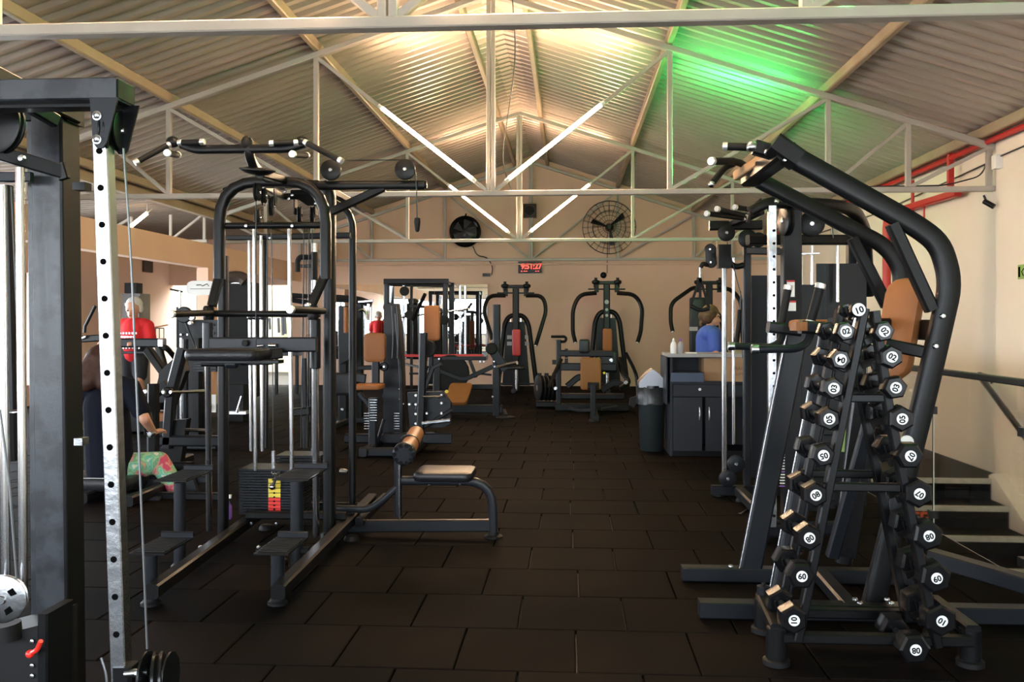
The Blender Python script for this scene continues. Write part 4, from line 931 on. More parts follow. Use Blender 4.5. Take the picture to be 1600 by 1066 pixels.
# ---- narrow pulley machine at the counter ----
t = thing('pulley_machine', 'dark pulley machine with a bright chrome column in front of the counter', 'gym machine', (1.9, 7.6, 0))
Yp = 7.55
f0 = q(1112, 776, Z=0); MB().bar([(f0.x, f0.y+.02, .05), (q(1176, 776, Y=f0.y).x+.5, f0.y+.02, .05)], .08, .075, c=.006).build('base_rail', 'slate', t)
Yp = f0.y+.03
MB().bar([q(1167, 385, Y=Yp), (q(1167, 500, Y=Yp).x, Yp, .06)], .058, .07, up=(0, 1, 0)).build('upright', 'slate', t)
a, b = q(1186, 430, Y=Yp+.25), q(1203, 430, Y=Yp+.25); MB().box((q(1174, 400, Y=Yp+.3).x, Yp+.3, .1), (b.x+.1, Yp+.33, a.z)).build('shroud_panel', 'cabinet', t, smooth=0)
c = q(1131.5, 500, Y=Yp-.05)
MB().bar([(c.x, c.y, q(1131, 390, Y=c.y).z), (c.x, c.y, .17)], .036, .036, up=(0, 1, 0), c=.008).build('chrome_column', 'chrome', t)
MB().bar([(c.x+.11, c.y+.2, q(1131, 400, Y=c.y).z), (c.x+.11, c.y+.2, .4)], .022, .022, up=(0, 1, 0), c=.005).build('rear_column', 'chrome', t)
for px, py, r in ((1150, 725, .07), (1137, 748, .07)): pulley(q(px, py, Y=Yp-.1), r, .03, (0, 1, 0), t, 'slate')
for px, py, r in ((1135, 364, .068), (1168, 373, .074), (1185, 375, .06)): pulley(q(px, py, Y=Yp-.08), r, .03, (0, 1, 0), t)
for px, py, r in ((1110, 390, .045), (1111, 410, .045)): pulley(q(px, py, Y=Yp-.2), r, .035, (.3, 1, 0), t, 'rubber')
MB().oval(Q([(1110, 388, Yp-.2), (1111, 412, Yp-.2)]), .09, .04, (0, 1, 0)).build('pulley_block', 'black', t)
c2 = q(1131, 402, Y=Yp-.06); MB().box(c2+Vector((-.05, -.05, -.09)), c2+Vector((.05, .05, .1))).build('carriage', 'plastic', t)
MB().tube(Q([(1105, 414, Yp-.2), (1098, 412, Yp-.25), (1095, 418, Yp-.25)]), .018, 10, fr=.03).build('cable_ball', 'rubber', t)
MB().tube(Q([(1138, 410, Yp), (1150, 418, Yp), (1162, 414, Yp)]), .025, 10, fr=.05).build('link_arm', 'black', t)
Bp([(1108, 353, Yp), (1190, 352, Yp)], .07, .075, 'top_beam', up=(0, 0, 1)); Bp([(1140, 352, Yp), (1190, 330, Yp-.3)], .06, .05, 'top_beam', up=(0, 0, 1))
Bp([(1165, 392, Yp), (1225, 392, Yp)], .06, .05, 'cross_beam', up=(0, 0, 1))
grip(t, q(1106, 334, Y=Yp-.6), q(1160, 341, Y=Yp-.3), .02); grip(t, q(1122, 327, Y=Yp-.6), q(1163, 337, Y=Yp-.3), .02); grip(t, q(1150, 324, Y=Yp-.4), q(1172, 328, Y=Yp-.3), .02, caps=(1, 0))
MB().ball(q(1164, 337, Y=Yp-.3), .026).build('collar', 'steel', t)
MB().tube(Q([(1136, 378, Yp-.1), (1160, 470, Yp-.05), (1160, 560, Yp-.05)]), .004, 6).build('cable', 'cable', t); MB().tube(Q([(1120, 375, Yp-.1), (1122, 388, Yp-.2)]), .004, 6).build('cable', 'cable', t)
foot(t, f0.x+.06, f0.y+.02, .04)
s_ = thing('suspension_strap', 'black triangular cable strap with steel clip hanging from the pulley block', 'strap', q(1094, 425, Y=Yp-.25))
MB().tube(Q([(1094, 418, Yp-.25), (1094, 434, Yp-.25)]), .009, 8).build('steel_clip', 'steel', s_)
for a in ((1079, 478), (1094, 468), (1108, 482)): MB().bar(Q([(1094, 434, Yp-.25), (a[0], a[1], Yp-.25)]), .02, .006, up=(0, 1, 0)).build('strap_leg', 'rubber', s_)
MB().tube(Q([(1079, 478, Yp-.25), (1094, 486, Yp-.25), (1108, 482, Yp-.25)]), .017, 10, fr=.1).build('handle', 'rubber', s_)
s_ = thing('tricep_rope', 'black rope handle hanging beside the rear chrome column', 'handle', q(1157, 500, Y=Yp+.1))
MB().tube(Q([(1156, 484, Yp+.1), (1155, 505, Yp+.1), (1150, 540, Yp+.1)]), .02, 8, fr=.1).build('rope', 'rubber', s_); MB().tube(Q([(1157, 484, Yp+.1), (1160, 505, Yp+.1), (1162, 540, Yp+.1)]), .02, 8, fr=.1).build('rope', 'rubber', s_); MB().tube(Q([(1157, 455, Yp+.1), (1157, 486, Yp+.1)]), .004, 6).build('cable', 'cable', s_)
s_ = thing('hex_key', 'small steel hex key lying on the floor by the lever row machine', 'tool', q(1158, 803, Z=0))
a, b = q(1158, 803, Z=.008), q(1172, 792, Z=.008); MB().tube([a, b, b+Vector((.02, .05, 0))], .006, 6).build('key_shaft', 'steel', s_); MB().ring(a, (0, .3, 1), .018, .005, 12).build('key_eye', 'steel', s_)
# ---- counter ----
Yc = q(1045, 713, Z=0).y
t = thing('counter', 'dark slate reception cabinet with open shelf, drawers and double doors', 'counter', q(1045, 713, Z=0))
x0 = q(1047, 700, Y=Yc).x; x1 = q(1200, 700, Y=Yc).x; zt = q(1050, 553, Y=Yc).z; zs = q(1050, 596, Y=Yc).z
D = .55
MB().box((x0-.025, Yc-.02, zt-.035), (x1, Yc+D+.02, zt)).build('worktop', 'worktop', t)
MB().box((x0, Yc, .0), (x0+.025, Yc+D, zt-.036)).build('side_panel', 'cabinet', t); MB().box((x0-.045, Yc-.02, 0.55), (x0-.03, Yc+D, zt-.03)).build('end_panel', 'cabinet', t)
MB().box((x1-.03, Yc, 0), (x1, Yc+D, zt-.036)).build('side_panel', 'cabinet', t)
MB().box((x0+.026, Yc, zs-.03), (x1-.03, Yc+D, zs)).build('shelf', 'cabinet', t); MB().box((x0+.026, Yc+D-.02, 0), (x1-.03, Yc+D, zt-.036)).build('back_panel', 'cabinet', t)
MB().box((x0+.026, Yc+.02, .0), (x1-.03, Yc+D-.02, .06)).build('plinth', 'black', t)
wd = q(1131, 600, Y=Yc).x-x0; zd = q(1050, 620, Y=Yc).z
for k in range(2):
    a = x0+.03+k*(wd+.01)
    if a+wd > x1: wd2 = x1-.03-a
    else: wd2 = wd-.03
    d = MB().box((a, Yc-.018, zd+.004), (a+wd2, Yc, zs-.034)).build('drawer', 'cabinet', t)
    MB().lathe((a+wd2*.52, Yc-.018, (zd+zs)/2), [(.008, 0), (.008, .01), (.016, .016), (.014, .024), (.005, .026)], (0, -1, 0), 14).build('knob', 'whiteplastic', d)
dx = [x0+.03, q(1097.5, 600, Y=Yc).x-.006, q(1102, 600, Y=Yc).x, x0+wd-.002]
for a, b, hx in ((dx[0], dx[1], q(1092.5, 600, Y=Yc).x), (dx[2], dx[3], q(1107.5, 600, Y=Yc).x)):
    d = MB().box((a, Yc-.018, .06), (b, Yc, zd-.004)).build('door', 'cabinet', t)
    z = q(1092, 646, Y=Yc).z; MB().tube([(hx, Yc-.018, z-.065), (hx, Yc-.04, z-.04), (hx, Yc-.04, z+.04), (hx, Yc-.018, z+.065)], .007, 8, fr=.03).build('handle', 'cap', d)
b_ = MB().box((q(1047, 590, Y=Yc).x-.0, Yc-.09, zs+.001), (q(1098, 590, Y=Yc).x, Yc+.32, q(1050, 583, Y=Yc-.09).z)); g = tag(b_.build('storage_tray', 'bluebox', smooth=0), 'flat dark blue tray on the open counter shelf', 'tray')
g = thing('cardboard_box', 'plain brown cardboard box on the open counter shelf', 'box', q(1113, 575, Y=Yc))
a, b = q(1091, 560, Y=Yc+.05), q(1133, 593, Y=Yc+.05); MB().box((a.x+.06, Yc+.05, zs+.002), (b.x, Yc+.45, zt-.045)).build('body', 'card', g); MB().box((a.x+.07, Yc+.045, zs+.15), (b.x-.01, Yc+.049, zs+.155)).build('flap_seam', 'card', g)
g = thing('cardboard_box', 'printed brown cardboard box standing behind the chrome column', 'box', q(1148, 575, Y=Yc))
a, b = q(1135, 545, Y=Yc-.4), q(1163, 593, Y=Yc-.4)
a, b = q(1134, 545, Y=Yc-.05), q(1166, 593, Y=Yc-.05); MB().box((a.x, Yc-.05, zs+.002), (b.x, Yc+.03, zt-.04)).build('body', 'card', g); MB().box((a.x+.09, Yc-.054, zs+.002), (a.x+.095, Yc-.0505, zt-.042)).build('flap_seam', 'ink', g)
text('FRAGIL', .05, 'inkgrey', g, (a.x+.15, Yc-.052, zt-.15), (R(90), 0, 0), 'lettering', depth=.0005); text('LUFTY', .035, 'inkgrey', g, (a.x+.15, Yc-.052, zt-.21), (R(90), 0, 0), 'lettering', depth=.0005)
for px, m, lab in ((1052.5, 'whiteplastic', 'white cleaning bottle on the counter end'), (1063.5, 'worktop', 'clear spray bottle beside the white bottle on the counter')):
    c = q(px, 552, Y=Yc+.12); g = thing('bottle', lab, 'bottle', (c.x, Yc+.12, zt))
    MB().lathe((c.x, Yc+.12, zt), [(.03, 0), (.035, .01), (.035, .08), (.028, .11), (.012, .13)], (0, 0, 1), 16).build('body', m, g); MB().lathe((c.x, Yc+.12, zt+.13), [(.013, 0), (.013, .02), (.006, .022), (.006, .034)], (0, 0, 1), 12).build('cap', 'whiteplastic' if m == 'whiteplastic' else 'purple', g)
c = q(1080, 551, Y=Yc+.1); g = tag(MB().box((c.x-.05, Yc+.1, zt+.0005), (c.x+.06, Yc+.2, zt+.012)).build('notepad', 'whiteplastic'), 'small white notepad lying on the counter top', 'notepad')
# ---- bin ----
c = q(1021, 708, Z=0)+Vector((0, .2, 0)); t = thing('litter_bin', 'dark tall bin with steel swing lid and clear bag by the counter', 'bin', c)
MB().lathe(c, [(.115, 0), (.125, .02), (.15, .58), (.155, .6)], (0, 0, 1), 24).build('body', 'bin', t)
rng = []
for h, r0 in ((.6, .158), (.66, .16), (.72, .155)): rng.append([c+Vector((math.cos(R(a))*r0, math.sin(R(a))*r0, h)) for a in range(0, 360, 15)])
MB().loft(rng).build('collar', 'plastic', t)
lid = MB(); W_ = .15
prof = [(-.15, .7), (-.15, .76), (-.06, .86), (0, .9), (.06, .86), (.15, .76), (.15, .7)]
lid.prism([c+Vector((a, -.14, b)) for a, b in prof], (0, .28, 0)); lid.build('swing_lid', 'lid', t, 'brushed steel swing lid')
bag = MB(); rr = random.Random(3); rings = []
for h in (.70, .68, .62, .56, .52): rings.append([c+Vector((math.cos(R(a))*(.162+rr.uniform(0, .02)), math.sin(R(a))*(.162+rr.uniform(0, .02)), h+rr.uniform(-.01, .01))) for a in range(0, 360, 12)])
bag.loft(rings, cap=False); bag.build('bin_bag', 'bag', t)
MB().prism([c+Vector((-.16, -.03, .6)), c+Vector((-.24, -.05, .58)), c+Vector((-.25, -.04, .5)), c+Vector((-.2, -.03, .47)), c+Vector((-.165, -.02, .52))], (0, .05, 0)).build('bag_knot', 'bag', t)
# ================================================================ BACKGROUND MACHINES
class K:
    """short-hand: parts of one machine surveyed on the vertical plane it stands in"""
    def __init__(s, name, label, cat, px, py, Y, group=None):
        s.Y = Y; p = q(px, py, Y=Y); s.t = thing(name, label, cat, (p.x, Y, 0), group)
    def P(s, p): return q(p[0], p[1], Y=s.Y+(p[2] if len(p) > 2 else 0))
    def bar(s, pts, w, h, name, m='black', fr=0, up=(0, 1, 0), lab=None): return MB().bar([s.P(p) for p in pts], w, h, up, fr).build(name, m, s.t, lab)
    def tube(s, pts, r, name, m='black', fr=0, seg=8): return MB().tube([s.P(p) for p in pts], r, seg, fr).build(name, m, s.t)
    def pad(s, c, w, h, d, name='pad', m='tan', ux=(1, 0, 0), uy=(0, 0, 1), uz=(0, -1, 0), rc=.04, lab=None): return MB().pad(s.P(c), ux, uy, uz, w, h, d, rc, .015).build(name, m, s.t, lab)
    def slab(s, poly, th, name, m='slate', off=(0, 1, 0)): return MB().prism([s.P(p) for p in poly], V(off)*th).build(name, m, s.t, smooth=0)
    def disc(s, c, r, w, name='pulley', m='rubber', ax=(0, 1, 0)):
        return MB().cyl(s.P(c)-V(ax)*w/2, s.P(c)+V(ax)*w/2, r, 18, ch=w*.2).build(name, m, s.t)
    def down(s, px, w, d, ytop, name='upright', m='black', dy=0, z0=.0):
        p = q(px, ytop, Y=s.Y+dy); return MB().bar([p, (p.x, p.y, z0+.001)], w, d, up=(0, 1, 0)).build(name, m, s.t)
    def rail(s, px0, px1, z=.05, w=.08, h=.08, dy=0, m='slate', name='base_rail'):
        a, b = q(px0, 600, Y=s.Y+dy), q(px1, 600, Y=s.Y+dy); return MB().bar([(a.x, a.y, z), (b.x, b.y, z)], w, h).build(name, m, s.t)
    def rly(s, px, y0, y1, z=.05, w=.08, h=.08, m='slate', name='base_rail'):
        a = q(px, 600, Y=s.Y); return MB().bar([(a.x, s.Y+y0, z), (a.x, s.Y+y1, z)], w, h).build(name, m, s.t)

def pecfly(cx, Y, label, pad, armL, armR, top, sc=1.0, joints=17, padbox=(515, 556)):
    k = K('pec_fly_machine', label, 'gym machine', cx, 600, Y)
    k.down(cx, .13, .12, top+4, 'column', dy=-.3); k.rly(cx, -.9, .45)
    k.bar([(cx-joints, top+1, -.3), (cx+joints, top+1, -.3)], .08, .07, 'top_beam', up=(0, 0, 1)); k.bar([(cx-joints-12, top+11, -.32), (cx+joints+12, top+11, -.32)], .04, .03, 'link_bar', up=(0, 0, 1))
    for s in (-1, 1):
        c = k.P((cx+s*joints, top, -.3)); MB().lathe(c-Vector((0, 0, .12)), [(.03, 0), (.045, .03), (.045, .07), (.075, .09), (.085, .12), (.075, .15), (.03, .17), (.03, .21)], (0, 0, 1), 14).build('pivot', 'black', k.t)
        k.bar([(cx+s*(joints-1), top+4, -.3), (cx+s*(joints-1), top+16, -.3)], .09, .08, 'pivot_block')
    k.tube([(p[0], p[1], -.32-.05*i) for i, p in enumerate(armL)], .042, 'arm', fr=.15); k.tube([(p[0], p[1], -.32-.05*i) for i, p in enumerate(armR)], .042, 'arm', fr=.15)
    for e, f in ((armL[-1], armL[-2]), (armR[-1], armR[-2])):
        a = k.P((e[0], e[1], -.55)); grip(k.t, k.P((f[0], f[1], -.5)), a, .024, caps=(0, 1))
    # shroud: two tall panels inside a bent hoop
    for x0, x1, xb0, xb1 in ((cx-15, cx-3, cx-21, cx-3), (cx+3, cx+14, cx+3, cx+22)):
        a, b, c_, d = k.P((x0, top+56)), k.P((x1, top+56)), k.P((xb1, top+152)), k.P((xb0, top+152)); c_.z = d.z = .1
        MB().prism([a, b, c_, d], (0, .03, 0)).build('shroud_panel', 'black', k.t, smooth=0)
    hoop = [(cx-28, top+158, 0), (cx-18, top+60, 0), (cx-10, top+46, 0), (cx+12, top+46, 0), (cx+20, top+60, 0), (cx+33, top+158, 0)]
    pts = [k.P(p) for p in hoop]; pts[0].z = pts[-1].z = .05
    MB().tube(pts, .05, 10, fr=.25).build('hoop', 'black', k.t)
    for px in (cx-8, cx+8): p = k.P((px, top+48)); MB().cyl((p.x, p.y+.08, .12), (p.x, p.y+.08, p.z), .014, 8).build('guide_rod', 'chrome', k.t)
    x0, x1 = k.P((cx-10, 600)).x, k.P((cx+12, 600)).x; stack(k.t, x0, x1, k.Y+.05, k.Y+.2, .1, .8, 10, 'black')
    w = .17 if pad == 'redpad' else .19
    k.pad((cx+1, (padbox[0]+padbox[1])/2, -.42), w, (padbox[1]-padbox[0])/1400*Y, .08, 'back_pad', pad, lab='%s back pad' % ('red' if pad == 'redpad' else 'tan'))
    p = k.P((cx+1, 590, -.7)); MB().pad((p.x, p.y, .5), (1, 0, 0), (0, 1, 0), (0, 0, 1), .36, .34, .06, .06, .015).build('seat', pad if pad != 'redpad' else 'blackpad', k.t); MB().cyl((p.x, p.y, .05), (p.x, p.y, .47), .035, 12).build('seat_post', 'steel', k.t)
    MB().bar([k.P((cx-24, 600)).xyz*1, k.P((cx+30, 600)).xyz*1], .05, .04).build('front_rail', 'slate', k.t)
    return k
k = pecfly(806, 18.6, 'pec fly machine with red back pad, beside the wall mirror', 'redpad', [(790, 462), (763, 462), (755, 486), (767, 522), (769, 532)], [(822, 462), (848, 462), (854, 484), (842, 524), (837, 540)], 447)
for x, y in ((796, 527), (796, 537), (824, 527), (824, 537)): p = k.P((x, y, -.02)); MB().box(p+Vector((-.05, -.01, -.04)), p+Vector((.05, -.002, .04))).build('instruction_label', 'worktop', k.t)
k = pecfly(948, 18.5, 'pec fly machine with tan back pad under the cage fan', 'tan', [(932, 458), (906, 460), (895, 482), (895, 520), (899, 535)], [(964, 458), (992, 460), (1004, 480), (1001, 520), (996, 535)], 441, padbox=(514, 548))
for y, r in ((472, .045), (484, .03), (493, .03)): k.disc((948, y, -.37), r, .01, 'badge', 'worktop')
k.tube([(978, 552, -.2), (990, 575, -.4), (995, 588, -.5), (996, 603, -.5)], .035, 'side_arm', fr=.15)
k = pecfly(1108, 18.4, 'pec fly machine against the back wall behind the reception counter', 'blackpad', [(1092, 450), (1082, 450), (1048, 474), (1048, 504), (1051, 518)], [(1124, 450), (1142, 452), (1158, 470), (1160, 500), (1158, 515)], 441)
k.pad((1090, 508, -.3), .32, 1.1, .1, 'dark_cover', 'blackpad'); p = k.P((1083, 514, -.42)); MB().box(p+Vector((-.08, 0, -.04)), p+Vector((.09, .01, .04))).build('label', 'worktop', k.t)

# seated machine with wide tan pad in front of the second pec fly
k = K('chest_supported_machine', 'low dark machine with a wide tan pad and levers, mid floor near back wall', 'gym machine', 925, 640, 14.3)
k.down(873, .08, .08, 531); k.tube([(861, 526), (882, 526), (885, 529), (883, 534), (876, 534)], .022, 'hook_handle', fr=.06)
k.bar([(874, 552), (958, 553)], .09, .1, 'lever_beam', up=(0, 0, 1)); k.bar([(874, 573), (962, 574)], .08, .12, 'lever_beam', 'slate', up=(0, 0, 1))
for px, a in ((885, 545), (885, 560)): k.bar([(px, a), (px, a+14)], .05, .05, 'peg')
k.bar([(863, 566), (876, 566)], .06, .07, 'peg', up=(0, 0, 1))
k.pad((923, 584, -.3), .32, .5, .09, 'chest_pad', 'tan', lab='wide tan pad'); k.pad((913, 541, -.2), .17, .22, .12, 'roller_pad', 'blackpad')
k.pad((950, 566, .1), .3, .34, .1, 'rear_pad', 'blackpad')
k.rail(868, 982, .06, .1, .12, m='black'); k.rail(872, 975, .22, .1, .1, .2, m='black'); k.rly(927, -1.55, .4, m='black')
k.down(927, .08, .08, 602, dy=-1.4); k.bar([(918, 603, -1.3), (936, 603, -1.3)], .14, .1, 'foot_pad', 'rubber', up=(0, 0, 1))
for pts in ([(888, 638, -.9), (905, 642, -.95), (925, 641, -1.0)], [(940, 640, -1.0), (965, 636, -.9)]): k.bar(pts, .06, .04, 'foot_bar', 'slate', up=(0, 0, 1))
k.tube([(877, 562, -.1), (866, 585, -.3), (857, 606, -.4)], .03, 'lever'); k.tube([(968, 560, .2), (973, 585, 0), (985, 597, -.1), (968, 607, -.2)], .04, 'lever', fr=.2)
k.bar([(886, 604), (905, 588), (918, 592)], .1, .1, 'linkage', fr=.1); k.bar([(940, 610), (962, 596), (978, 606)], .1, .08, 'linkage', fr=.1)
for px, py in ((868, 607), (955, 563), (978, 598)): k.disc((px, py, -.4), .03, .02, 'bolt', 'steel')
k.disc((944, 583, -.35), .02, .02, 'bolt', 'yellow')
f_ = q(927, 640, Y=k.Y-1.5); foot(k.t, f_.x, f_.y, .07)
# bumper plates standing on their little rack
k = K('plate_rack', 'low rack holding upright weight discs left of the tan pad machine', 'rack', 855, 620, 14.9)
k.rail(838, 872, .06, .3, .1, m='black')
for px in (843, 854, 866): k.bar([(px, 583, .1), (px, 606, .1)], .07, .05, 'rack_post')
for i, px in enumerate((841, 847, 853, 859, 865)):
    p = q(px, 604, Y=14.75); d = thing('weight_disc', 'black weight disc standing upright in the low rack, %s from its left end' % ('first', 'second', 'third', 'fourth', 'fifth')[i], 'weight disc', p, 'weight discs in the low rack')
    MB().lathe((p.x-.02, p.y, .33), [(.06, 0), (.19, .002), (.21, .01), (.21, .03), (.19, .038), (.06, .04)], (1, .35, 0), 24).build('disc', 'rubber', d); MB().lathe((p.x-.022, p.y, .33), [(.05, 0), (.05, .046)], (1, .35, 0), 14).build('hub', 'steel', d)
# smith cage before the mirror
k = K('smith_machine', 'tall grey smith cage with chrome guide rods in front of the wall mirror', 'gym machine', 655, 620, 16.6)
for px, dy in ((604, 0), (696, 0), (612, .8), (706, .8)): k.down(px, .09, .09, 442, 'upright', 'slate', dy)
k.bar([(600, 440), (701, 440)], .1, .1, 'top_beam', up=(0, 0, 1)); k.bar([(609, 444, .8), (708, 446, .8)], .08, .08, 'top_beam', up=(0, 0, 1))
for px in (604, 696): k.bar([(px, 441), (px+7, 445, .8)], .08, .08, 'top_link', up=(0, 0, 1)); k.rly(px, -.2, 1.1)
for px in (631, 643, 727, 719): k.down(px, .05, .05, 446, 'guide_rod', 'steel' if px != 643 else 'slate', .5)
k.rail(600, 730, .06, dy=.8); k.bar([(607, 478, .02), (611, 447, .02)], .07, .04, 'steel_insert', 'steel')
k.tube([(652, 484, -.4), (645, 500, -.2), (664, 460, -.6)], .035, 'lever'); k.bar([(640, 478, -.1), (668, 480, -.1), (690, 484, -.1)], .05, .05, 'bar_catch', up=(0, 0, 1))
k.tube([(598, 500, -.1), (735, 482, .3)], .016, 'barbell', 'chrome')
k.bar([(630, 556, -.3), (755, 556, -.3)], .1, .05, 'red_pad_rail', 'redpad', up=(0, 0, 1))
for px, py in ((606, 480), (640, 492), (694, 500), (632, 455)): k.disc((px, py, -.1), .09, .05)
k.down(613, .26, .2, 476, 'weight_tower', 'slate', .3); k.down(672, .13, .05, 500, 'bench_back', 'tan', -.3, .7)
# plate loaded machine with single post in the middle
k = K('leg_press', 'slate plate loaded machine with tan seat and square post near the mirror', 'gym machine', 730, 640, 13.5)
k.down(776, .115, .12, 476, 'square_post', 'slate'); k.rail(690, 785, .1, .1, .13); k.rail(690, 780, .42, .09, .08, .2)
k.bar([(676, 575), (724, 594), (770, 573)], .07, .08, 'v_arm', 'slate', fr=.1); k.bar([(705, 590), (717, 560), (733, 560), (744, 590)], .05, .05, 'pad_frame', 'slate')
k.bar([(690, 560), (760, 560)], .07, .06, 'cross_beam', 'slate', up=(0, 0, 1)); k.bar([(640, 584), (686, 584)], .04, .03, 'lever', up=(0, 0, 1)); k.bar([(625, 567, .3), (655, 574)], .04, .03, 'lever', up=(0, 0, 1)); k.bar([(741, 583), (768, 586)], .04, .03, 'lever', up=(0, 0, 1))
k.tube([(777, 573, -.2), (808, 567, -.4)], .028, 'weight_horn', 'chrome')
k.bar([(765, 540, -.05), (790, 578, -.05)], .14, .08, 'pivot_plate', 'slate'); k.disc((768, 545, -.1), .09, .08)
a = k.P((716, 616, -.3)); MB().pad(a, (1, 0, 0), (.15, .75, .65), (.1, -.65, .75), .34, .42, .08, .05, .02).build('seat', 'tan', k.t, 'tilted tan seat')
k.disc((705, 583, 0), .28, .06, 'weight_disc', 'rubber'); k.down(683, .12, .1, 560, 'upright', 'slate')
f_ = q(790, 651, Z=.02); MB().lathe((f_.x, f_.y, .001), [(.14, 0), (.14, .015), (.1, .025)], (0, 0, 1), 20).build('foot_disc', 'rubber', k.t); MB().bar([(f_.x, f_.y, .03), (f_.x-.05, k.Y, .08)], .06, .05).build('foot_link', 'slate', k.t)
for px, py in ((686, 561), (773, 573), (772, 565), (770, 620), (704, 610)): k.disc((px, py, -.1), .016, .02, 'bolt', 'steel')
for px in (748, 758): k.disc((756 if px == 748 else 750, 452 if 0 else 565, 0), .02, .02, 'bolt', 'steel')
# dark leaning column machine, centre left
k = K('hip_machine', 'dark machine with leaning column, bolted plates and silver footrest beside the low bench', 'gym machine', 665, 700, 9.9)
k.bar([(662, 520), (660, 600), (656, 715)], .085, .1, 'leaning_column'); k.bar([(690, 568), (676, 575), (652, 640)], .05, .05, 'diagonal_strut')
k.slab([(636, 614, .1), (692, 612, .1), (704, 630, .1), (704, 662, .1), (692, 668, .1), (640, 668, .1)], .12, 'bolted_plate', 'slate')
k.bar([(660, 661, -.25), (704, 656, -.25)], .1, .03, 'silver_footrest', 'steel', up=(0, 0, 1)); k.bar([(655, 672), (706, 640)], .04, .05, 'brace')
k.rail(600, 706, .12, .09, .12); k.rly(658, -.9, .8); k.rly(640, -.7, .3)
for px, py in ((650, 618), (650, 632), (650, 647), (650, 662), (640, 632), (667, 646), (690, 646), (690, 618), (690, 630)): k.disc((px, py, -.02), .016, .03, 'bolt', 'cap')
k.tube([(660, 620, -.1), (690, 620, -.1)], .014, 'adjust_rod', 'steel'); k.disc((698, 612, -.1), .02, .02, 'yellow_tag', 'yellow')
for px in (668, 675): k.tube([(px, 572, .4), (648, 640, .4)], .016, 'rear_rod')
k.pad((675, 505, .6), .19, .42, .08, 'back_pad', 'tan'); k.bar([(675, 522, .66), (672, 600, .66)], .06, .06, 'pad_post'); k.disc((668, 545, .1), .1, .05)
# seated extension machine with tan pads and a weight tower
k = K('seated_machine', 'seated machine with tan back pad and seat, ribbed grey post and dark tower', 'gym machine', 590, 710, 9.7)
k.pad((586, 543, 0), .235, .32, .09, 'back_pad', 'tan', rc=.05, lab='tan back pad'); k.bar([(587, 560, .06), (587, 602, .06)], .085, .06, 'pad_post', 'slate')
a = k.P((577, 604, -.1)); MB().pad(a, (1, 0, 0), (0, 1, 0), (0, 0, 1), .3, .36, .055, .05, .015).build('seat', 'tan', k.t, 'tan seat')
k.bar([(583, 622, -.05), (583, 712, -.05)], .09, .09, 'ribbed_post', 'slate')
for i in range(9): k.bar([(578, 625+4*i, -.11), (589, 625+4*i, -.11)], .01, .008, 'post_rib', 'steel')
k.bar([(561, 615, 0), (580, 636, -.05)], .05, .05, 'strut', 'slate'); k.bar([(600, 655, .1), (590, 690, .1)], .03, .03, 'strut', 'slate')
k.rail(540, 640, .1, .12, .1, .3); k.rail(562, 640, .05, .1, .09, -.4); k.rly(583, -.5, .4)
k.slab([(600, 476, .5), (618, 474, .5), (624, 520, .5), (627, 596, .5), (628, 690, .5), (598, 690, .5)], .28, 'weight_tower', 'slate')
k.bar([(620, 490, .45), (627, 590, .45), (628, 690, .45)], .04, .05, 'tower_edge', 'black'); k.bar([(604, 446, .9), (604, 480, .9)], .06, .06, 'tower_post', 'slate')
for px, dy in ((612, .4), (620, .4)): k.tube([(px, 478, dy), (px+3, 520, dy), (px+1, 560, dy)], .01, 'cable', 'cable', fr=.3)
for px in (573, 620):
    for i in range(7): k.bar([(px-4, 646+4*i, -.1 if px < 600 else .3), (px+4, 646+4*i, -.1 if px < 600 else .3)], .008, .014, 'grid_slat', 'steel')
k.disc((600, 573, .1), .05, .05, 'pivot', 'black'); k.disc((600, 573, .07), .014, .02, 'bolt', 'cap')
k.bar([(560, 575, .1), (598, 574, .1)], .05, .05, 'cross_beam', up=(0, 0, 1)); k.bar([(557, 590, 0), (571, 592, 0)], .06, .1, 'side_pad', 'blackpad', up=(0, 0, 1))
for i, (px, py) in enumerate(((623, 608), (626, 616), (624, 624), (627, 632))): k.bar([(px, py, .45), (px+4, py-1, .45)], .012, .02, 'plate_mark', 'cap')
# dark machine with chrome arc behind the rear hoop
k = K('pulldown_machine', 'dark machine with chrome arc and black roller seen between the hoops and tower', 'gym machine', 545, 690, 12.2)
k.down(537, .13, .12, 478, 'upright'); k.down(562, .1, .1, 470, 'upright', 'black', .3); k.down(552, .3, .06, 500, 'shroud_panel', 'black', .5, .1)
k.tube([(520, 466), (560, 468), (580, 476)], .05, 'top_roller', 'rubber', fr=.1); k.bar([(560, 472, -.1), (583, 470, -.1)], .04, .03, 'silver_bar', 'steel', up=(0, 0, 1))
k.tube([(561, 486, -.2), (568, 483, -.2), (573, 490, -.2), (573, 500, -.2)], .022, 'chrome_arc', 'chrome', fr=.1); k.bar([(576, 475, -.1), (575, 516, -.1)], .04, .03, 'silver_post', 'steel')
k.rail(520, 585, .06); k.rly(540, -1, .6); k.slab([(528, 500, -.2), (546, 495, -.2), (548, 560, -.2), (530, 570, -.2)], .1, 'pad_plate', 'black')
for py in (545, 565, 585, 605, 640, 665): k.disc((535, py, -.12), .02, .02, 'bolt', 'steel')
k.bar([(541, 480, -.3), (541, 520, -.3)], .04, .12, 'side_pad', 'tan'); k.pad((533, 600, -.4), .3, .3, .08, 'seat_pad', 'blackpad')
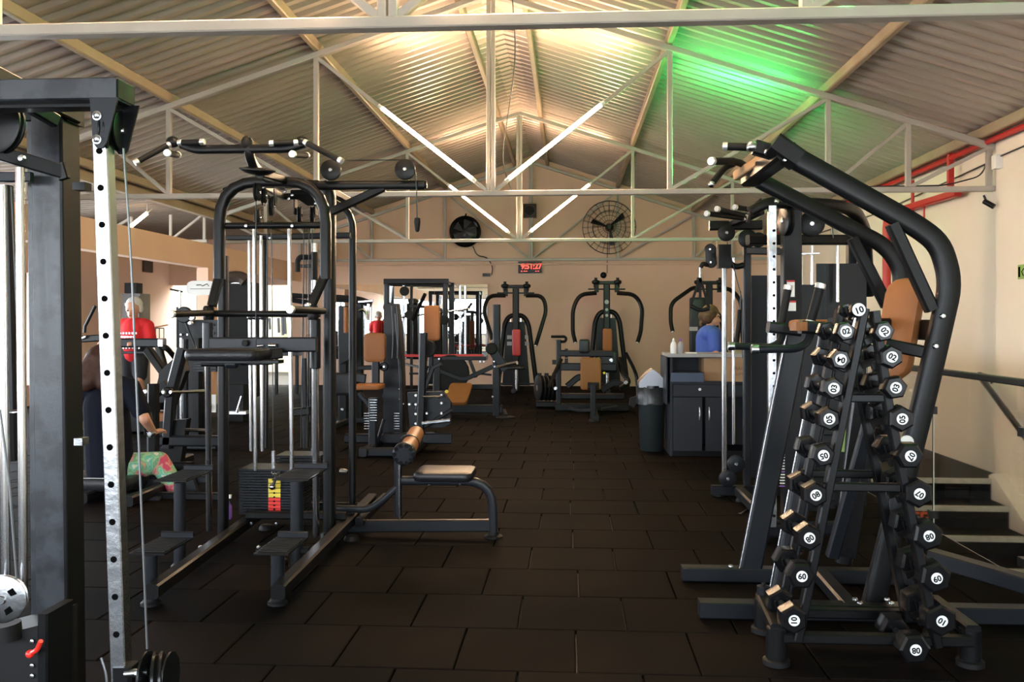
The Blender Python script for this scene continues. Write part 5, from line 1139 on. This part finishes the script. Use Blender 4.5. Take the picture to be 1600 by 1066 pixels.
# cable column with foam handle seen through the multi station
k = K('cable_column', 'slim chrome cable column with black foam sleeve seen through the multi station', 'gym machine', 492, 700, 8.6)
k.tube([(491, 380), (491, 398)], .03, 'chrome_tube', 'chrome'); k.tube([(491, 394), (491, 438)], .034, 'foam_sleeve', 'rubber'); k.down(491, .05, .05, 438, 'lower_post', 'chrome')
k.tube([(487, 402), (468, 402), (465, 408), (465, 425)], .026, 'crank_handle', 'rubber', fr=.06); k.bar([(470, 416), (490, 416)], .03, .03, 'pin_bar', up=(0, 0, 1))
for a, b in (((450, 461), (488, 464)), ((450, 468), (488, 474))): k.tube([a, b], .024, 'side_grip', 'rubber')
k.rly(491, -.6, .5, m='black'); k.bar([(455, 645), (485, 642)], .1, .08, 'foot_block', up=(0, 0, 1)); k.bar([(475, 560), (478, 700)], .05, .05, 'rear_post')
for px in (474, 479, 484): k.tube([(px, 380), (px, 660)], .005, 'cable', 'cable')
# small low things through the machine
k = K('adjustable_bench', 'low dark bench with white end seen under the multi station pads', 'bench', 452, 575, 17.5)
for px in (432, 464): k.down(px, .06, .06, 556)
k.bar([(428, 553), (468, 553)], .3, .08, 'bench_pad', 'blackpad', up=(0, 0, 1)); k.pad((484, 530, .2), .16, .2, .06, 'back_pad', 'tan'); k.down(484, .05, .05, 540, 'pad_post', dy=.2)
k = K('wall_strap', 'black straps hanging on the bright yard wall', 'strap', 445, 500, 25.2)
for px, y0, y1 in ((435, 497, 520), (441, 494, 524), (445, 496, 522), (452, 498, 518), (421, 497, 515)): k.bar([(px, y0), (px+1, y1)], .07, .03, 'strap')
# ---------------- left bay ----------------
k = K('stack_machine', 'weight stack machine with white oval header board, left bay', 'gym machine', 310, 650, 9.6)
b_ = MB(); c = k.P((314, 450)); o_ = []
for i in range(28):
    a = 2*math.pi*i/28; o_.append((c.x+math.copysign(abs(math.cos(a))**.5, math.cos(a))*.165, c.y, c.z+math.copysign(abs(math.sin(a))**.7, math.sin(a))*.08))
b_.prism(o_, (0, .02, 0)).build('header_board', 'whiteplastic', k.t, 'white oval header board')
MB().bar([c+Vector((-.12, -.003, -.01)), c+Vector((.13, -.003, -.01))], .004, .004).build('header_line', 'ink', k.t); MB().tube([c+Vector((-.05, -.004, .03)), c+Vector((.0, -.004, .035)), c+Vector((.02, -.004, .02)), c+Vector((.07, -.004, .045)), c+Vector((.09, -.004, .02))], .004, 5).build('header_mark', 'ink', k.t)
k.tube([(306, 462), (306, 490)], .01, 'board_stem', 'cap'); k.tube([(281, 455), (281, 485)], .014, 'chrome_stub', 'chrome'); k.bar([(266, 452), (285, 456)], .02, .02, 'top_hook', up=(0, 0, 1))
k.slab([(276, 500, .1), (345, 500, .1), (345, 528, .1), (280, 528, .1)], .02, 'bolted_plate', 'slate')
for px, py in ((283, 523), (293, 523), (332, 508), (332, 521)): k.disc((px, py, .08), .013, .02, 'bolt', 'cap')
k.disc((288, 492, .0), .09, .05, 'pulley', 'slate'); k.disc((300, 496, .0), .04, .05, 'pulley', 'cap'); k.disc((298, 505, -.05), .025, .05, 'pulley_bolt', 'cap')
k.down(300, .3, .2, 500, 'rear_shroud', 'black', .4, .1); k.down(283, .028, .028, 528, 'guide_rod', 'chrome', 0, .1); k.down(277, .02, .02, 480, 'guide_rod', 'slate', 0, .1); k.down(290, .05, .05, 530, 'upright', 'slate', .1)
a, b = k.P((296, 600)), k.P((332, 600)); stack(k.t, a.x, b.x, k.Y+.1, k.Y+.25, .98-.12, 1.12, 9)
k.bar([(288, 500), (306, 545)], .02, .02, 'link_bar'); k.rail(280, 330, .15, .1, .05, m='steel', name='steel_base'); k.rail(276, 345, .06, .3, .08, .1); k.down(328, .1, .02, 640, 'white_panel', 'whiteplastic', .2, .1) if 0 else None
p = k.P((329, 632, .3)); MB().box(p+Vector((-.05, 0, -.09)), p+Vector((.06, .02, .11))).build('white_panel', 'whiteplastic', k.t); MB().ball(p+Vector((0, -.03, -.03)), .025, 1, 1, 1.6).build('black_knob', 'rubber', k.t)
k.tube([(264, 614, -.9), (325, 610, -.7)], .014, 'chrome_bar', 'chrome')
k = K('black_tower', 'black shrouded weight tower with white top strip behind the left column', 'gym machine', 375, 620, 12.6)
k.slab([(357, 441), (392, 441), (394, 622), (357, 622)], .4, 'shroud', 'rubber'); k.bar([(358, 442, -.02), (378, 442, -.02)], .02, .025, 'white_strip', 'cap', up=(0, 0, 1)); k.tube([(356, 436), (366, 433), (378, 434), (384, 440)], .09, 'top_drum', 'locker', fr=.1)
k.tube([(378, 619, -.3), (370, 645, -.3)], .02, 'floor_stub', 'steel'); p = k.P((370, 634, -.3)); MB().box((p.x-.13, p.y, .12), (p.x+.13, p.y+.2, .16)).build('white_base', 'cap', k.t)
k.down(375, .3, .3, 600, 'base', 'rubber')
k = K('leg_machine', 'dark crossed-arm machine between the woman on the bench and the treadmill', 'gym machine', 268, 680, 8.2)
k.bar([(232, 548, .6), (262, 590, .4), (285, 560, .4)], .08, .1, 'crossed_arm'); k.bar([(285, 545), (268, 610), (262, 700)], .09, .1, 'main_arm', 'slate', fr=.1); k.bar([(238, 620), (262, 600)], .08, .08, 'crossed_arm')
k.disc((262, 613, -.1), .05, .05, 'pivot', 'black'); k.disc((256, 613, -.15), .02, .03, 'bolt', 'cap'); k.disc((228, 612, -.1), .022, .03, 'bolt', 'cap'); k.disc((239, 630, -.1), .022, .03, 'bolt', 'cap')
k.tube([(266, 613, -.2), (325, 612, .3)], .014, 'weight_horn', 'chrome'); k.tube([(290, 672, -.6), (331, 673, -.6)], .017, 'weight_horn', 'chrome')
k.slab([(240, 660, 0), (292, 655, 0), (280, 735, 0), (250, 742, 0)], .1, 'guard_plate', 'black'); k.rail(235, 345, .3, .1, .1); k.rly(255, -.8, .6, m='black'); k.rail(235, 300, .06, .1, .08, m='black')
k.slab([(236, 640, .3), (250, 580, .3), (282, 550, .3), (290, 580, .3), (268, 640, .3)], .1, 'guard_plate', 'black'); k.down(240, .1, .1, 630, 'upright', 'slate', .2); k.pad((252, 655, .1), .2, .12, .1, 'seat_pad', 'tan')
# treadmill with the man
k = K('treadmill', 'black treadmill with grey console bar, man in red shirt on it', 'treadmill', 215, 640, 11.5)
k.bar([(168, 536), (253, 536)], .12, .12, 'console', 'slate', up=(0, 0, 1)); k.bar([(250, 536, -.02), (257, 536, -.02)], .12, .125, 'console_end', 'steel', up=(0, 0, 1))
k.bar([(176, 551, -.05), (232, 551, -.05)], .05, .03, 'hand_bar', 'slate', up=(0, 0, 1)); k.bar([(252, 540), (262, 545), (286, 575, .5)], .07, .07, 'side_arm', fr=.1)
k.bar([(176, 540), (178, 700)], .07, .1, 'console_post'); k.bar([(247, 540), (262, 590), (264, 660)], .07, .1, 'console_post')
p0, p1 = k.P((172, 600)), k.P((262, 600)); MB().box((p0.x, k.Y-.2, .08), (p1.x, k.Y+1.5, .17)).build('deck', 'rubber', k.t); MB().box((p0.x-.02, k.Y-.5, .03), (p1.x+.02, k.Y-.1, .26)).build('motor_hood', 'plastic', k.t)
MB().bar([(p0.x+.1, k.Y, .04), (p0.x+.1, k.Y+1.4, .04)], .05, .08).build('deck_foot', 'black', k.t); MB().bar([(p1.x-.1, k.Y, .04), (p1.x-.1, k.Y+1.4, .04)], .05, .08).build('deck_foot', 'black', k.t)
k = K('treadmill', 'second dark treadmill with raised arm, far left behind the steel column', 'treadmill', 140, 640, 12.6)
k.bar([(128, 530), (176, 527)], .12, .1, 'console', up=(0, 0, 1)); k.tube([(132, 520), (133, 510), (149, 478)], .025, 'raised_arm'); k.bar([(124, 530, -.1), (134, 526, -.1)], .03, .03, 'steel_lever', 'steel', up=(0, 0, 1))
p0, p1 = k.P((118, 600)), k.P((172, 600)); MB().box((p0.x, k.Y-.1, .0), (p1.x, k.Y+1.5, .16)).build('deck', 'rubber', k.t)
for px in (122, 168): k.bar([(px, 532), (px+2, 640)], .07, .09, 'console_post')
MB().pad(k.P((145, 519, .3)), (1, 0, 0), (0, 1, 0), (0, 0, 1), .3, .2, .06, .05).build('tan_cushion', 'tan', k.t) if 0 else None
# wire cage beside the treadmill
k = K('wire_stand', 'thin wire stand beside the man in the red shirt', 'stand', 250, 560, 13.5)
for px in (243, 249, 256): k.tube([(px, 513), (px, 560)], .008, 'wire_post', 'slate')
k.tube([(243, 513), (256, 513)], .008, 'wire_bar', 'slate'); k.down(249, .02, .02, 560, 'stem', 'slate'); k.bar([(240, 512), (262, 508)], .05, .02, 'wire_tray', 'tan', up=(0, 0, 1))
# bench and machine of the seated woman
k = K('padded_bench', 'black padded bench with white piping under the seated woman', 'bench', 180, 760, 7.0)
c = k.P((160, 752, .05)); MB().pad(c, (1, 0, 0), (0, 1, 0), (0, 0, 1), .62, .42, .11, .05, .03).build('seat_pad', 'blackpad', k.t); MB().bar([c+Vector((-.28, -.2, .058)), c+Vector((.28, -.2, .058))], .01, .006).build('piping', 'cap', k.t)
k.bar([(120, 774), (345, 776)], .07, .06, 'bench_beam', 'black', up=(0, 0, 1)); k.slab([(196, 752, .2), (300, 745, .2), (310, 776, .2), (200, 776, .2)], .05, 'side_plate', 'slate')
k.slab([(222, 778, -.1), (248, 778, -.1), (248, 811, -.1), (222, 811, -.1)], .15, 'grey_box', 'cabinet'); k.rly(160, -.3, .5, m='black'); k.rly(238, -.4, .5, m='black'); k.down(160, .1, .1, 770); k.rail(130, 330, .1, .06, .06, .3)
for px in (225, 233): k.tube([(px, 645, .2), (px+4, 680, .1)], .02, 'hand_grip', 'rubber')
k.bar([(240, 600, .6), (240, 776, .5)], .08, .08, 'machine_post'); k.disc((236, 678, .1), .03, .06, 'knob', 'steel')

# ================================================================ PEOPLE
def body(name, caps, m, parent, vox=.012, smooth=5, balls=()):
    mb = MB()
    for c in caps:
        a, b, r1, r2 = V(c[0]), V(c[1]), c[2], c[3]
        d = (b-a); L_ = d.length; d = d.normalized(); x, y = frame(d); rings = []
        fl = c[4] if len(c) > 4 else 1.0            # flatten across y
        for i in range(5): t = math.pi/2*(i+.15)/5; rings.append((a-d*r1*math.cos(t), r1*math.sin(t)))
        rings.append((a, r1)); rings.append((b, r2))
        for i in range(5): t = math.pi/2*(i+.001)/5; rings.append((b+d*r2*math.sin(t+.2), r2*math.cos(t+.2)))
        mb.loft([[p+x*math.cos(2*math.pi*k/16)*r+y*math.sin(2*math.pi*k/16)*r*fl for k in range(16)] for p, r in rings])
    for c, r, s in balls: mb.ball(c, r, *s)
    o = mb.build(name, m, parent)
    md = o.modifiers.new('remesh', 'REMESH'); md.mode = 'VOXEL'; md.voxel_size = vox; md.use_smooth_shade = True
    sm = o.modifiers.new('smooth', 'SMOOTH'); sm.factor = .5; sm.iterations = smooth
    bpy.context.view_layer.update()
    me = bpy.data.meshes.new_from_object(o.evaluated_get(bpy.context.evaluated_depsgraph_get()))
    o.modifiers.clear(); o.data = me
    if not me.materials: me.materials.append(M[m])
    return o
def head_balls(c, fw, s=1.0):
    """skull, jaw, nose, ears and brow, facing fw"""
    fw = V(fw).normalized(); sd = Vector((fw.y, -fw.x, 0)).normalized(); up = Vector((0, 0, 1)); c = V(c)
    return [(c+up*.02*s, .088*s, (.9, .98, 1.08)), (c+fw*.028*s-up*.045*s, .062*s, (.95, 1, 1.0)), (c+fw*.062*s-up*.072*s, .026*s, (1.1, 1, .8)),
            (c+fw*.093*s-up*.012*s, .015*s, (1, 1, 1.5)), (c+fw*.1*s-up*.028*s, .015*s, (1, 1, .8)), (c+sd*.08*s-up*.01*s, .022*s, (.6, .9, 1.3)), (c-sd*.08*s-up*.01*s, .022*s, (.6, .9, 1.3)),
            (c+fw*.075*s+up*.026*s+sd*.028*s, .018*s, (1.3, 1, .6)), (c+fw*.075*s+up*.026*s-sd*.028*s, .018*s, (1.3, 1, .6))]
def face(c, fw, parent, s=1.0):
    fw = V(fw).normalized(); sd = Vector((fw.y, -fw.x, 0)).normalized(); up = Vector((0, 0, 1)); c = V(c)
    for k in (-1, 1): MB().ball(c+fw*.079*s+sd*.03*k*s+up*.004*s, .011*s, 1.2, 1, .7, 10, 6).build('eye', 'eye', parent)
    MB().ball(c+fw*.086*s-up*.052*s, .018*s, 1.2, .6, .35, 12, 6).build('mouth', 'lip', parent)
def hand(w, d, curl, s=1.0, side=1):
    """palm, four curled fingers of different length and a thumb: capsules to be fused into the body"""
    w = V(w); d = V(d).normalized(); x, y = frame(d); cu = V(curl).normalized(); cu = (cu-d*cu.dot(d)).normalized(); x = d.cross(cu)
    out = [(w, w+d*.07*s, .022*s, .03*s, .8)]
    for i, (o, l) in enumerate(((-.026, .06), (-.009, .072), (.009, .066), (.026, .05))):
        b0 = w+d*.08*s+x*o*s; b1 = b0+d*l*.45*s+cu*.006*s; b2 = b1+d*l*.25*s+cu*l*.45*s
        out += [(b0, b1, .0095*s, .009*s), (b1, b2, .009*s, .0075*s)]
    t0 = w+d*.02*s+x*.02*side*s; t1 = t0+x*.03*side*s+d*.03*s; t2 = t1+d*.03*s+cu*.02*s
    return out+[(t0, t1, .012*s, .0105*s), (t1, t2, .0105*s, .009*s)]
# --- man in the red shirt, standing on the treadmill, looking down at the console ---
Ym = 11.95
hc = q(209, 482, Y=Ym); hc.z -= 0; x0 = hc.x
t = thing('person', 'white-haired person in a red printed t-shirt and black shorts walking on treadmill', 'person', (x0, Ym, .17))
g_ = .17
sh = hc.z-.19; hip = g_+.86
hL, hR = Vector((x0-.2, Ym-.4, 1.16)), Vector((x0+.2, Ym-.4, 1.16))
B = [((x0, Ym+.01, hip), (x0, Ym+.02, sh-.1), .14, .15), ((x0-.12, Ym+.02, sh-.03), (x0+.12, Ym+.02, sh-.03), .085, .085), ((x0, Ym+.02, sh-.02), (x0, Ym-.01, hc.z-.06), .06, .055)]
for s, h in ((-1, hL), (1, hR)):
    S = Vector((x0+s*.2, Ym+.02, sh-.04)); E = Vector((x0+s*.27, Ym-.06, sh-.32))
    B += [(S, E, .058, .046), (E, h, .045, .03)]+hand(h, (0, -1, -.15), (0, -.1, -1), 1.1, -s)
    H = Vector((x0+s*.09, Ym, hip)); Kn = Vector((x0+s*.1, Ym-.05*s, g_+.46)); An = Vector((x0+s*.1, Ym+.08*(1 if s > 0 else -.6), g_+.09))
    B += [(H, Kn, .09, .06), (Kn, An, .058, .038)]
body('body', B, 'skin', t, .011, 4, head_balls(hc, (0, -1, -.45), 1.22))
face(hc+Vector((0, 0, -.01)), (0, -1, -.3), t, 1.22)
body('t_shirt', [((x0, Ym+.01, hip-.02), (x0, Ym+.02, sh-.1), .165, .175), ((x0-.13, Ym+.02, sh-.04), (x0+.13, Ym+.02, sh-.04), .1, .1)]+[((x0+s*.19, Ym+.02, sh-.05), (x0+s*.25, Ym-.03, sh-.22), .085, .08) for s in (-1, 1)], 'shirtred', t, .012, 4)
body('shorts', [((x0-.05, Ym+.01, hip-.02), (x0+.05, Ym+.01, hip-.02), .15, .15)]+[((x0+s*.09, Ym, hip-.06), (x0+s*.1, Ym-.02*s, g_+.52), .115, .095) for s in (-1, 1)], 'shorts', t, .014, 3)
body('hair', [], 'hairwhite', t, .01, 3, [(hc+Vector((0, .02, .062)), .112, (1, 1, .93)), (hc+Vector((.09, .02, .0)), .05, (.6, 1, 1.3)), (hc+Vector((-.09, .02, .0)), .05, (.6, 1, 1.3))])
for s in (-1, 1): An = Vector((x0+s*.1, Ym+.08*(1 if s > 0 else -.6), 0)); MB().pad((An.x, An.y-.05, g_+.045), (1, 0, 0), (0, 1, 0), (0, 0, 1), .1, .28, .085, .045, .03).build('shoe', 'rubber', t)
pr = MB(); rr = random.Random(5)
for rw, n_, w_ in ((0, 6, .02), (1, 5, .03), (2, 6, .03), (3, 4, .03), (4, 8, .018)):
    for i in range(n_):
        xx = x0+(i-(n_-1)/2)*.042; zz = sh-.15-rw*.05
        c = Vector((xx, Ym-.158+.25*(xx-x0)**2/.3, zz)); pr.box(c+Vector((-w_/2, -.012, -.012)), c+Vector((w_/2, .004, .012)))
pr.build('chest_print', 'cap', t, 'white chest print', kind='stuff')
# --- woman seated on the bench, seen from behind ---
Yw = 7.05
P_ = lambda px, py, dy=0: q(px, py, Y=Yw+dy)
t = thing('person', 'long brown haired person in navy t-shirt and floral trousers seated on black bench', 'person', (P_(170, 740).x, Yw, 0))
pel = P_(172, 728); chest = P_(166, 635, -.02); neck = P_(165, 594); hd = P_(158, 566, .02)
kn = P_(248, 722, .2); an = P_(286, 778, .12); kn2 = P_(220, 726, .42); an2 = P_(262, 790, .4)
shR = P_(203, 606); elR = P_(226, 655, -.08); haR = P_(240, 676, .1); shL = P_(130, 606); elL = P_(125, 660, .12); haL = P_(160, 672, .35)
B = [(pel, chest, .14, .15), (shL.lerp(shR, .18), shL.lerp(shR, .82), .08, .08), (neck, hd, .055, .05), (shR, elR, .058, .045), (elR, haR, .044, .03), (shL, elL, .058, .045), (elL, haL, .044, .03),
     (pel+Vector((.05, 0, 0)), kn, .1, .068), (kn, an, .064, .04), (pel+Vector((-.02, .08, 0)), kn2, .1, .068), (kn2, an2, .062, .04)]
B += hand(haR, (.3, 1, .1), (0, 0, -1))+hand(haL, (.3, 1, .1), (0, 0, -1), 1, -1)
B += [(an, an+Vector((.1, .08, -.05)), .04, .03), (an2, an2+Vector((.1, .08, -.03)), .04, .03)]
body('body', B, 'skin', t, .012, 4, head_balls(hd, (.35, 1, -.2)))
face(hd, (.35, 1, 0), t)
body('t_shirt', [(pel+Vector((0, 0, -.02)), chest, .185, .175), (shL.lerp(shR, .15), shL.lerp(shR, .85), .095, .095), (shR, shR.lerp(elR, .72), .085, .075), (shL, shL.lerp(elL, .72), .085, .075)], 'navy', t, .013, 4)
body('trousers', [(pel+Vector((.04, 0, -.03)), kn, .135, .088), (kn, kn.lerp(an, .72), .088, .072), (pel+Vector((-.02, .08, -.03)), kn2, .13, .088), (kn2, kn2.lerp(an2, .72), .088, .072)], 'floral', t, .013, 3)
body('hair', [(hd+Vector((0, -.02, .03)), hd+Vector((-.05, -.12, -.14)), .13, .1, .8), (hd+Vector((0.02, -.02, .0)), hd+Vector((.08, -.1, -.16)), .12, .07), (hd+Vector((0, -.03, .0)), hd+Vector((-.1, -.1, -.1)), .12, .07)], 'hairbrown', t, .012, 3)
for e in (an, an2): MB().pad(e+Vector((.08, .06, -.07)), (.8, .6, 0), (-.6, .8, 0), (0, 0, 1), .24, .09, .08, .04, .03).build('shoe', 'hairbrown', t)
# --- clerk at the counter, blue top, looking down to the right ---
Yk = 10.75
hc = q(1113, 494, Y=Yk); t = thing('person', 'person in a blue t-shirt with tied-back hair standing behind the counter', 'person', (hc.x, Yk, 0))
sh = hc.z-.165; x0 = hc.x-.03
B = [((x0, Yk, .92), (x0, Yk, sh-.1), .14, .14), ((x0-.03, Yk-.1, sh-.03), (x0+.03, Yk+.1, sh-.03), .085, .085), ((x0, Yk, sh), (hc.x-.02, Yk, hc.z-.05), .045, .042)]
for s in (-1, 1):
    S = Vector((x0+.02, Yk+s*.16, sh-.05)); E = Vector((x0+.04, Yk+s*.2-.03, sh-.32)); H = Vector((x0+.26, Yk+s*.1-.06, sh-.4))
    B += [(S, E, .055, .043), (E, H, .042, .03)]+hand(H, (1, .1, -.2), (0, 0, -1), 1, s)
    B += [((x0, Yk+s*.09, .9), (x0, Yk+s*.1, .48), .095, .06), ((x0, Yk+s*.1, .48), (x0, Yk+s*.1, .09), .058, .04)]
body('body', B, 'skin', t, .012, 4, head_balls(hc, (.85, -.4, -.35)))
face(hc, (.85, -.4, -.1), t)
body('t_shirt', [((x0, Yk, .98), (x0, Yk, sh-.1), .165, .165), ((x0-.03, Yk-.1, sh-.04), (x0+.03, Yk+.1, sh-.04), .1, .1)]+[((x0+.02, Yk+s*.16, sh-.06), (x0+.035, Yk+s*.19, sh-.22), .08, .07) for s in (-1, 1)], 'shirtblue', t, .013, 4)
body('trousers', [((x0, Yk-.03, .95), (x0, Yk+.03, .95), .155, .155)]+[((x0, Yk+s*.09, .9), (x0, Yk+s*.1, .12), .105, .07) for s in (-1, 1)], 'shorts', t, .015, 3)
body('hair', [], 'hairfair', t, .009, 3, [(hc+Vector((-.028, .012, .03)), .112, (1, 1, 1)), (hc+Vector((-.06, -.03, -.02)), .07, (1, 1, 1.1)), (hc+Vector((-.12, .0, .0)), .045, (1, 1, 1.2)), (hc+Vector((-.13, .0, -.08)), .035, (.8, .8, 1.6))])
for s in (-1, 1): MB().pad((x0+.05, Yk+s*.1, .042), (1, 0, 0), (0, 1, 0), (0, 0, 1), .26, .1, .08, .045, .03).build('shoe', 'rubber', t)
